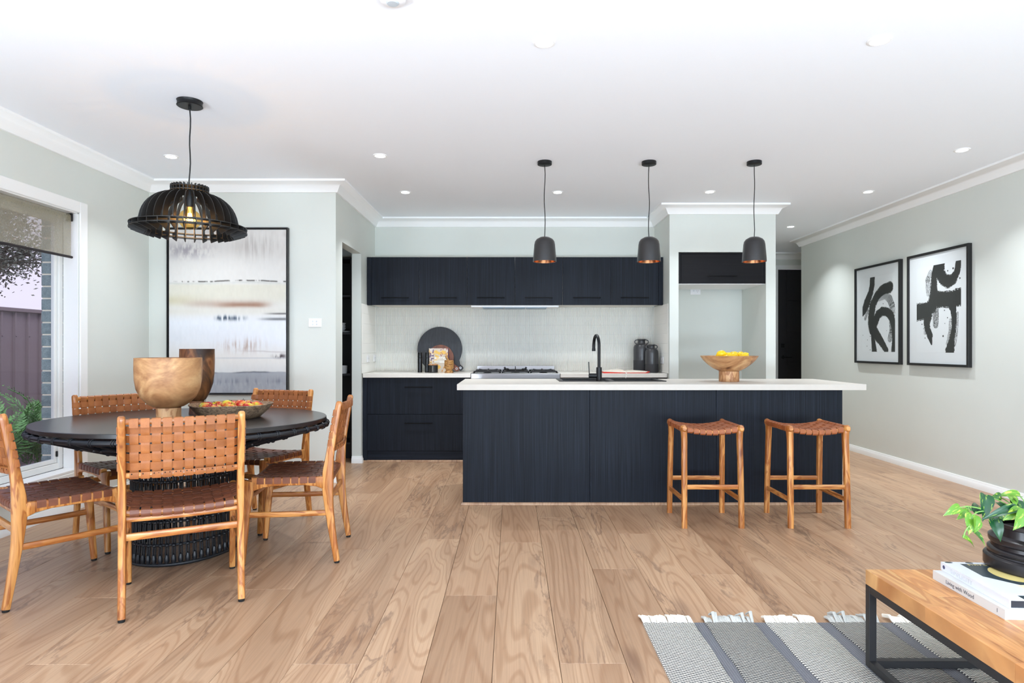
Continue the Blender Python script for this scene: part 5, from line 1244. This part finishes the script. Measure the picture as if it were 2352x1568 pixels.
lf = [((300, 375), (105, 470), 1.99, 1.97, (.1, -.8, .6), .030, 'l', LP(830, 575, 2.06)),
      ((430, 440), (300, 530), 2.02, 2.0, (-.2, -.8, .5), .028, 'l', None), ((455, 430), (405, 330), 2.03, 2.04, (0, -.9, .3), .018, 'm', None),
      ((500, 500), (490, 750), 2.0, 1.96, (-.3, -.9, .3), .045, 'l', LP(820, 560, 2.06)), ((560, 560), (600, 760), 1.99, 1.96, (.3, -.9, .3), .036, 'l', None),
      ((520, 750), (770, 960), 1.99, 1.97, (.2, -.6, .7), .026, 'm', None), ((355, 850), (610, 965), 1.97, 1.97, (-.2, -.5, .85), .024, 'l', LP(480, 755, 1.98)),
      ((540, 455), (620, 245), 2.05, 2.08, (-.3, -.9, .2), .034, 'd', LP(780, 560, 2.08)), ((700, 190), (760, 500), 2.06, 2.0, (-.2, -.95, .2), .044, 'd', oc),
      ((830, 560), (985, 870), 2.03, 1.99, (-.3, -.9, .4), .038, 'd', oc), ((1190, 400), (760, 460), 2.0, 1.98, (0, -.7, .7), .032, 'd', oc),
      ((840, 180), (960, 240), 2.12, 2.1, (0, -.8, .5), .040, 'm', oc), ((1240, 190), (955, 125), 2.12, 2.1, (0, -.6, .8), .030, 'l', oc), ((1060, 190), (1220, 290), 2.1, 2.04, (0, -.8, .6), .036, 'l', oc),
      ((1250, 430), (1050, 540), 1.99, 1.97, (-.1, -.8, .5), .040, 'l', oc), ((1330, 450), (1220, 700), 1.97, 1.94, (-.1, -.9, .4), .045, 'l', oc),
      ((1200, 260), (1330, 360), 2.08, 2.04, (.2, -.7, .6), .036, 'd', oc), ((1130, 330), (1300, 300), 2.06, 2.06, (0, -.6, .8), .034, 'm', oc), ((900, 300), (1040, 370), 2.1, 2.06, (0, -.8, .6), .030, 'd', oc), ((930, 480), (1010, 570), 2.04, 2.02, (0, -.9, .4), .028, 'm', oc)]
for b_, t_, Yb, Yt, n_, w_, k_, org in lf: leaf(LP(b_[0], b_[1], Yb), LP(t_[0], t_[1], Yt), n_, w_, k_, org)
rs = random.Random(5)
for i in range(26):     # the rest of the bush, mostly outside the picture
    a = rs.uniform(-1.9, 2.2); r1 = rs.uniform(.02, .10); el = rs.uniform(.0, .7); b0 = oc+Vector((r1*math.cos(a), r1*math.sin(a), rs.uniform(.0, .05)))
    dv = Vector((math.cos(a)*math.cos(el), math.sin(a)*math.cos(el), math.sin(el)*.5)); L = rs.uniform(.055, .085)
    leaf(b0, b0+dv*L, (rs.uniform(-.3, .3), rs.uniform(-.6, .1), 1), L*.62, rs.choice('ldm'), oc+Vector((0, 0, -.03)))

# ---------------------------------------------------------------- outside the dining window
struct(MB().box(-30, XL-T-.26, -6, 30, -.40, -.20).build('ground', mat('mulch', (112, 72, 54), .95, var=.4, bump=1, bscale=30, vscale=40), smooth=0))
pb = MB(); rs = random.Random(9)
for i in range(900): pb.ball((rs.uniform(-4.75, -4.1), rs.uniform(4.2, 7.6), -.195), rs.uniform(.010, .022), 6, 4, (1, 1, .6))
pbo = pb.build('pebble_strip', mat('pebbles', (190, 180, 166), .8, var=.15, vscale=4)); stuff(pbo); tag(pbo, 'strip of pale pebbles on the ground outside the window', 'pebbles')
fence_m = mat('plum_steel_fence', (116, 101, 108), .5); FX = -5.5
t = thing('fence', 'plum coloured ribbed steel fence outside the dining window', 'fence', (FX, 2, -.2))
FH = 1.80
for s in range(9):
    y0 = -4+s*1.52*.5+0; q = MB(); pts = []
    ys = 0
    while ys < .755:
        pts += [(0, ys), (0, ys+.150), (.022, ys+.158), (.022, ys+.180), (0, ys+.188)]; ys += .19
    pts = [(x, min(y, .758)) for x, y in pts]
    vs = [(x, y0+6.0+y+.055-2, z) for z in (0, FH-.03) for x, y in pts]; n = len(pts)
    q.add(vs, [(i, i+1, n+i+1, n+i) for i in range(n-1)]).build('sheet', fence_m, t, smooth=0)
MB().box(-.02, .04, -1, 7, FH-.045, FH, .006).build('top_rail', fence_m, t); MB().box(-.02, .04, -1, 7, 0, .05, .006).build('bottom_rail', fence_m, t)
sc_ = MB()
for k in range(36): sc_.ball((.026, .224+k*.19-.0, FH-.31), .008, 6, 4)
stuff(sc_.build('screws', fence_m, t))
# ferns
def frond_mesh(seed, nm):
    rs = random.Random(seed); m = MB(); n = 16; L = 1.0
    pts = [Vector((L*(k/n), 0, .42*math.sin(PI*.62*(k/n))-.18*(k/n)**2)) for k in range(n+1)]
    m.tube([pts[i] for i in range(0, n+1, 2)], .006, 4)
    for k in range(2, n+1):
        p = pts[k]; w_ = .30*math.sin(PI*(k/n)**.8*.94+.12)*(1+.1*rs.uniform(-1, 1))
        for s in (-1, 1):
            for j in range(3):
                f = .3+.35*j; a = s*(1.1-.25*j); q = p+Vector((.04*j, s*w_*f*.35, -.01*j)); e_ = q+Vector((math.cos(a)*w_*.45, math.sin(a)*w_*.45, rs.uniform(-.03, .02)))
                h = Vector((-math.sin(a), math.cos(a), 0))*.016
                m.add([q, (q+e_)/2+h, e_, (q+e_)/2-h], [(0, 1, 2, 3)])
    return m.mesh(nm, mat('fern_green', (92, 142, 76), .5, var=.3, vscale=6), 0)
fm_ = [frond_mesh(k, 'frond') for k in range(3)]
for fi, (fx_, fy_, s_, lb) in enumerate([(-4.95, 6.55, .62, 'green feathery fern bush against the fence, left one in the window'), (-4.95, 7.15, .5, 'smaller fern bush beside the brick reveal in the window'), (-4.85, 5.9, .55, 'fern bush outside, mostly hidden by the leftmost chair')]):
    t = thing('fern', lb, 'fern', (fx_, fy_, -.2)); rs = random.Random(fi)
    for k in range(34):
        o = put('frond', fm_[k % 3], t, (rs.uniform(-.1, .1), rs.uniform(-.1, .1), rs.uniform(.05, .35)), (rs.uniform(-.3, .3), -rs.uniform(.1, 1.15), rs.uniform(0, 2*PI)), (s_*rs.uniform(.7, 1.1),)*3)
# tree beyond the fence
t = thing('tree', 'large leafy tree beyond the fence seen against the sky', 'tree', (-15.6, 15.0, -.2))
wood_ = MB(); lv_ = MB(); rs = random.Random(21)
def branch(p, d, L, r, depth):
    q = p; pts = [p]; dd = d.copy()
    for k in range(4):
        dd = (dd+Vector((rs.uniform(-.22, .22), rs.uniform(-.22, .22), rs.uniform(-.12, .16)))).normalized(); q = q+dd*(L/4); pts.append(q.copy())
    wood_.tube(pts, [r*(1-.1*k) for k in range(5)], 5 if depth > 1 else 7)
    if depth >= 4 or (depth == 3 and rs.random() < .1):
        for _ in range(110):
            c = pts[rs.randint(1, 4)]+Vector((rs.gauss(0, .28), rs.gauss(0, .28), rs.gauss(0, .22))); s = rs.uniform(.03, .055)
            a = Vector((rs.gauss(0, 1), rs.gauss(0, 1), rs.gauss(0, .6))).normalized(); b = a.orthogonal().normalized()
            lv_.add([c-a*s, c+b*s*.5, c+a*s, c-b*s*.5], [(0, 1, 2, 3)])
        return
    for k in range(4 if depth < 3 else 3):
        nd = (dd+Vector((rs.uniform(-1, 1), rs.uniform(-1, 1), rs.uniform(-.35, .6)))).normalized(); branch(pts[rs.choice((2, 3, 4))], nd, L*rs.uniform(.62, .8), r*.55, depth+1)
branch(Vector((0, 0, 0)), Vector((0, 0, 1)), 4.2, .28, 0)
for a_, z_, e_ in ((-.3, 1.5, .25), (.3, 2.2, .3), (-.9, 2.0, .2), (.9, 2.8, .5), (2.0, 2.4, .5), (3.1, 2.2, .4), (4.2, 2.4, .4), (5.3, 2.9, .6), (-.1, 3.2, .7)): branch(Vector((0, 0, z_)), Vector((math.cos(a_), math.sin(a_), e_)).normalized(), 2.0, .13, 1)
wood_.build('trunk_and_branches', mat('bark', (104, 98, 92), .9), t)
stuff(lv_.build('foliage', mat('grey_green_leaves', (96, 100, 94), .7, var=.25, vscale=1.5), t, smooth=0))
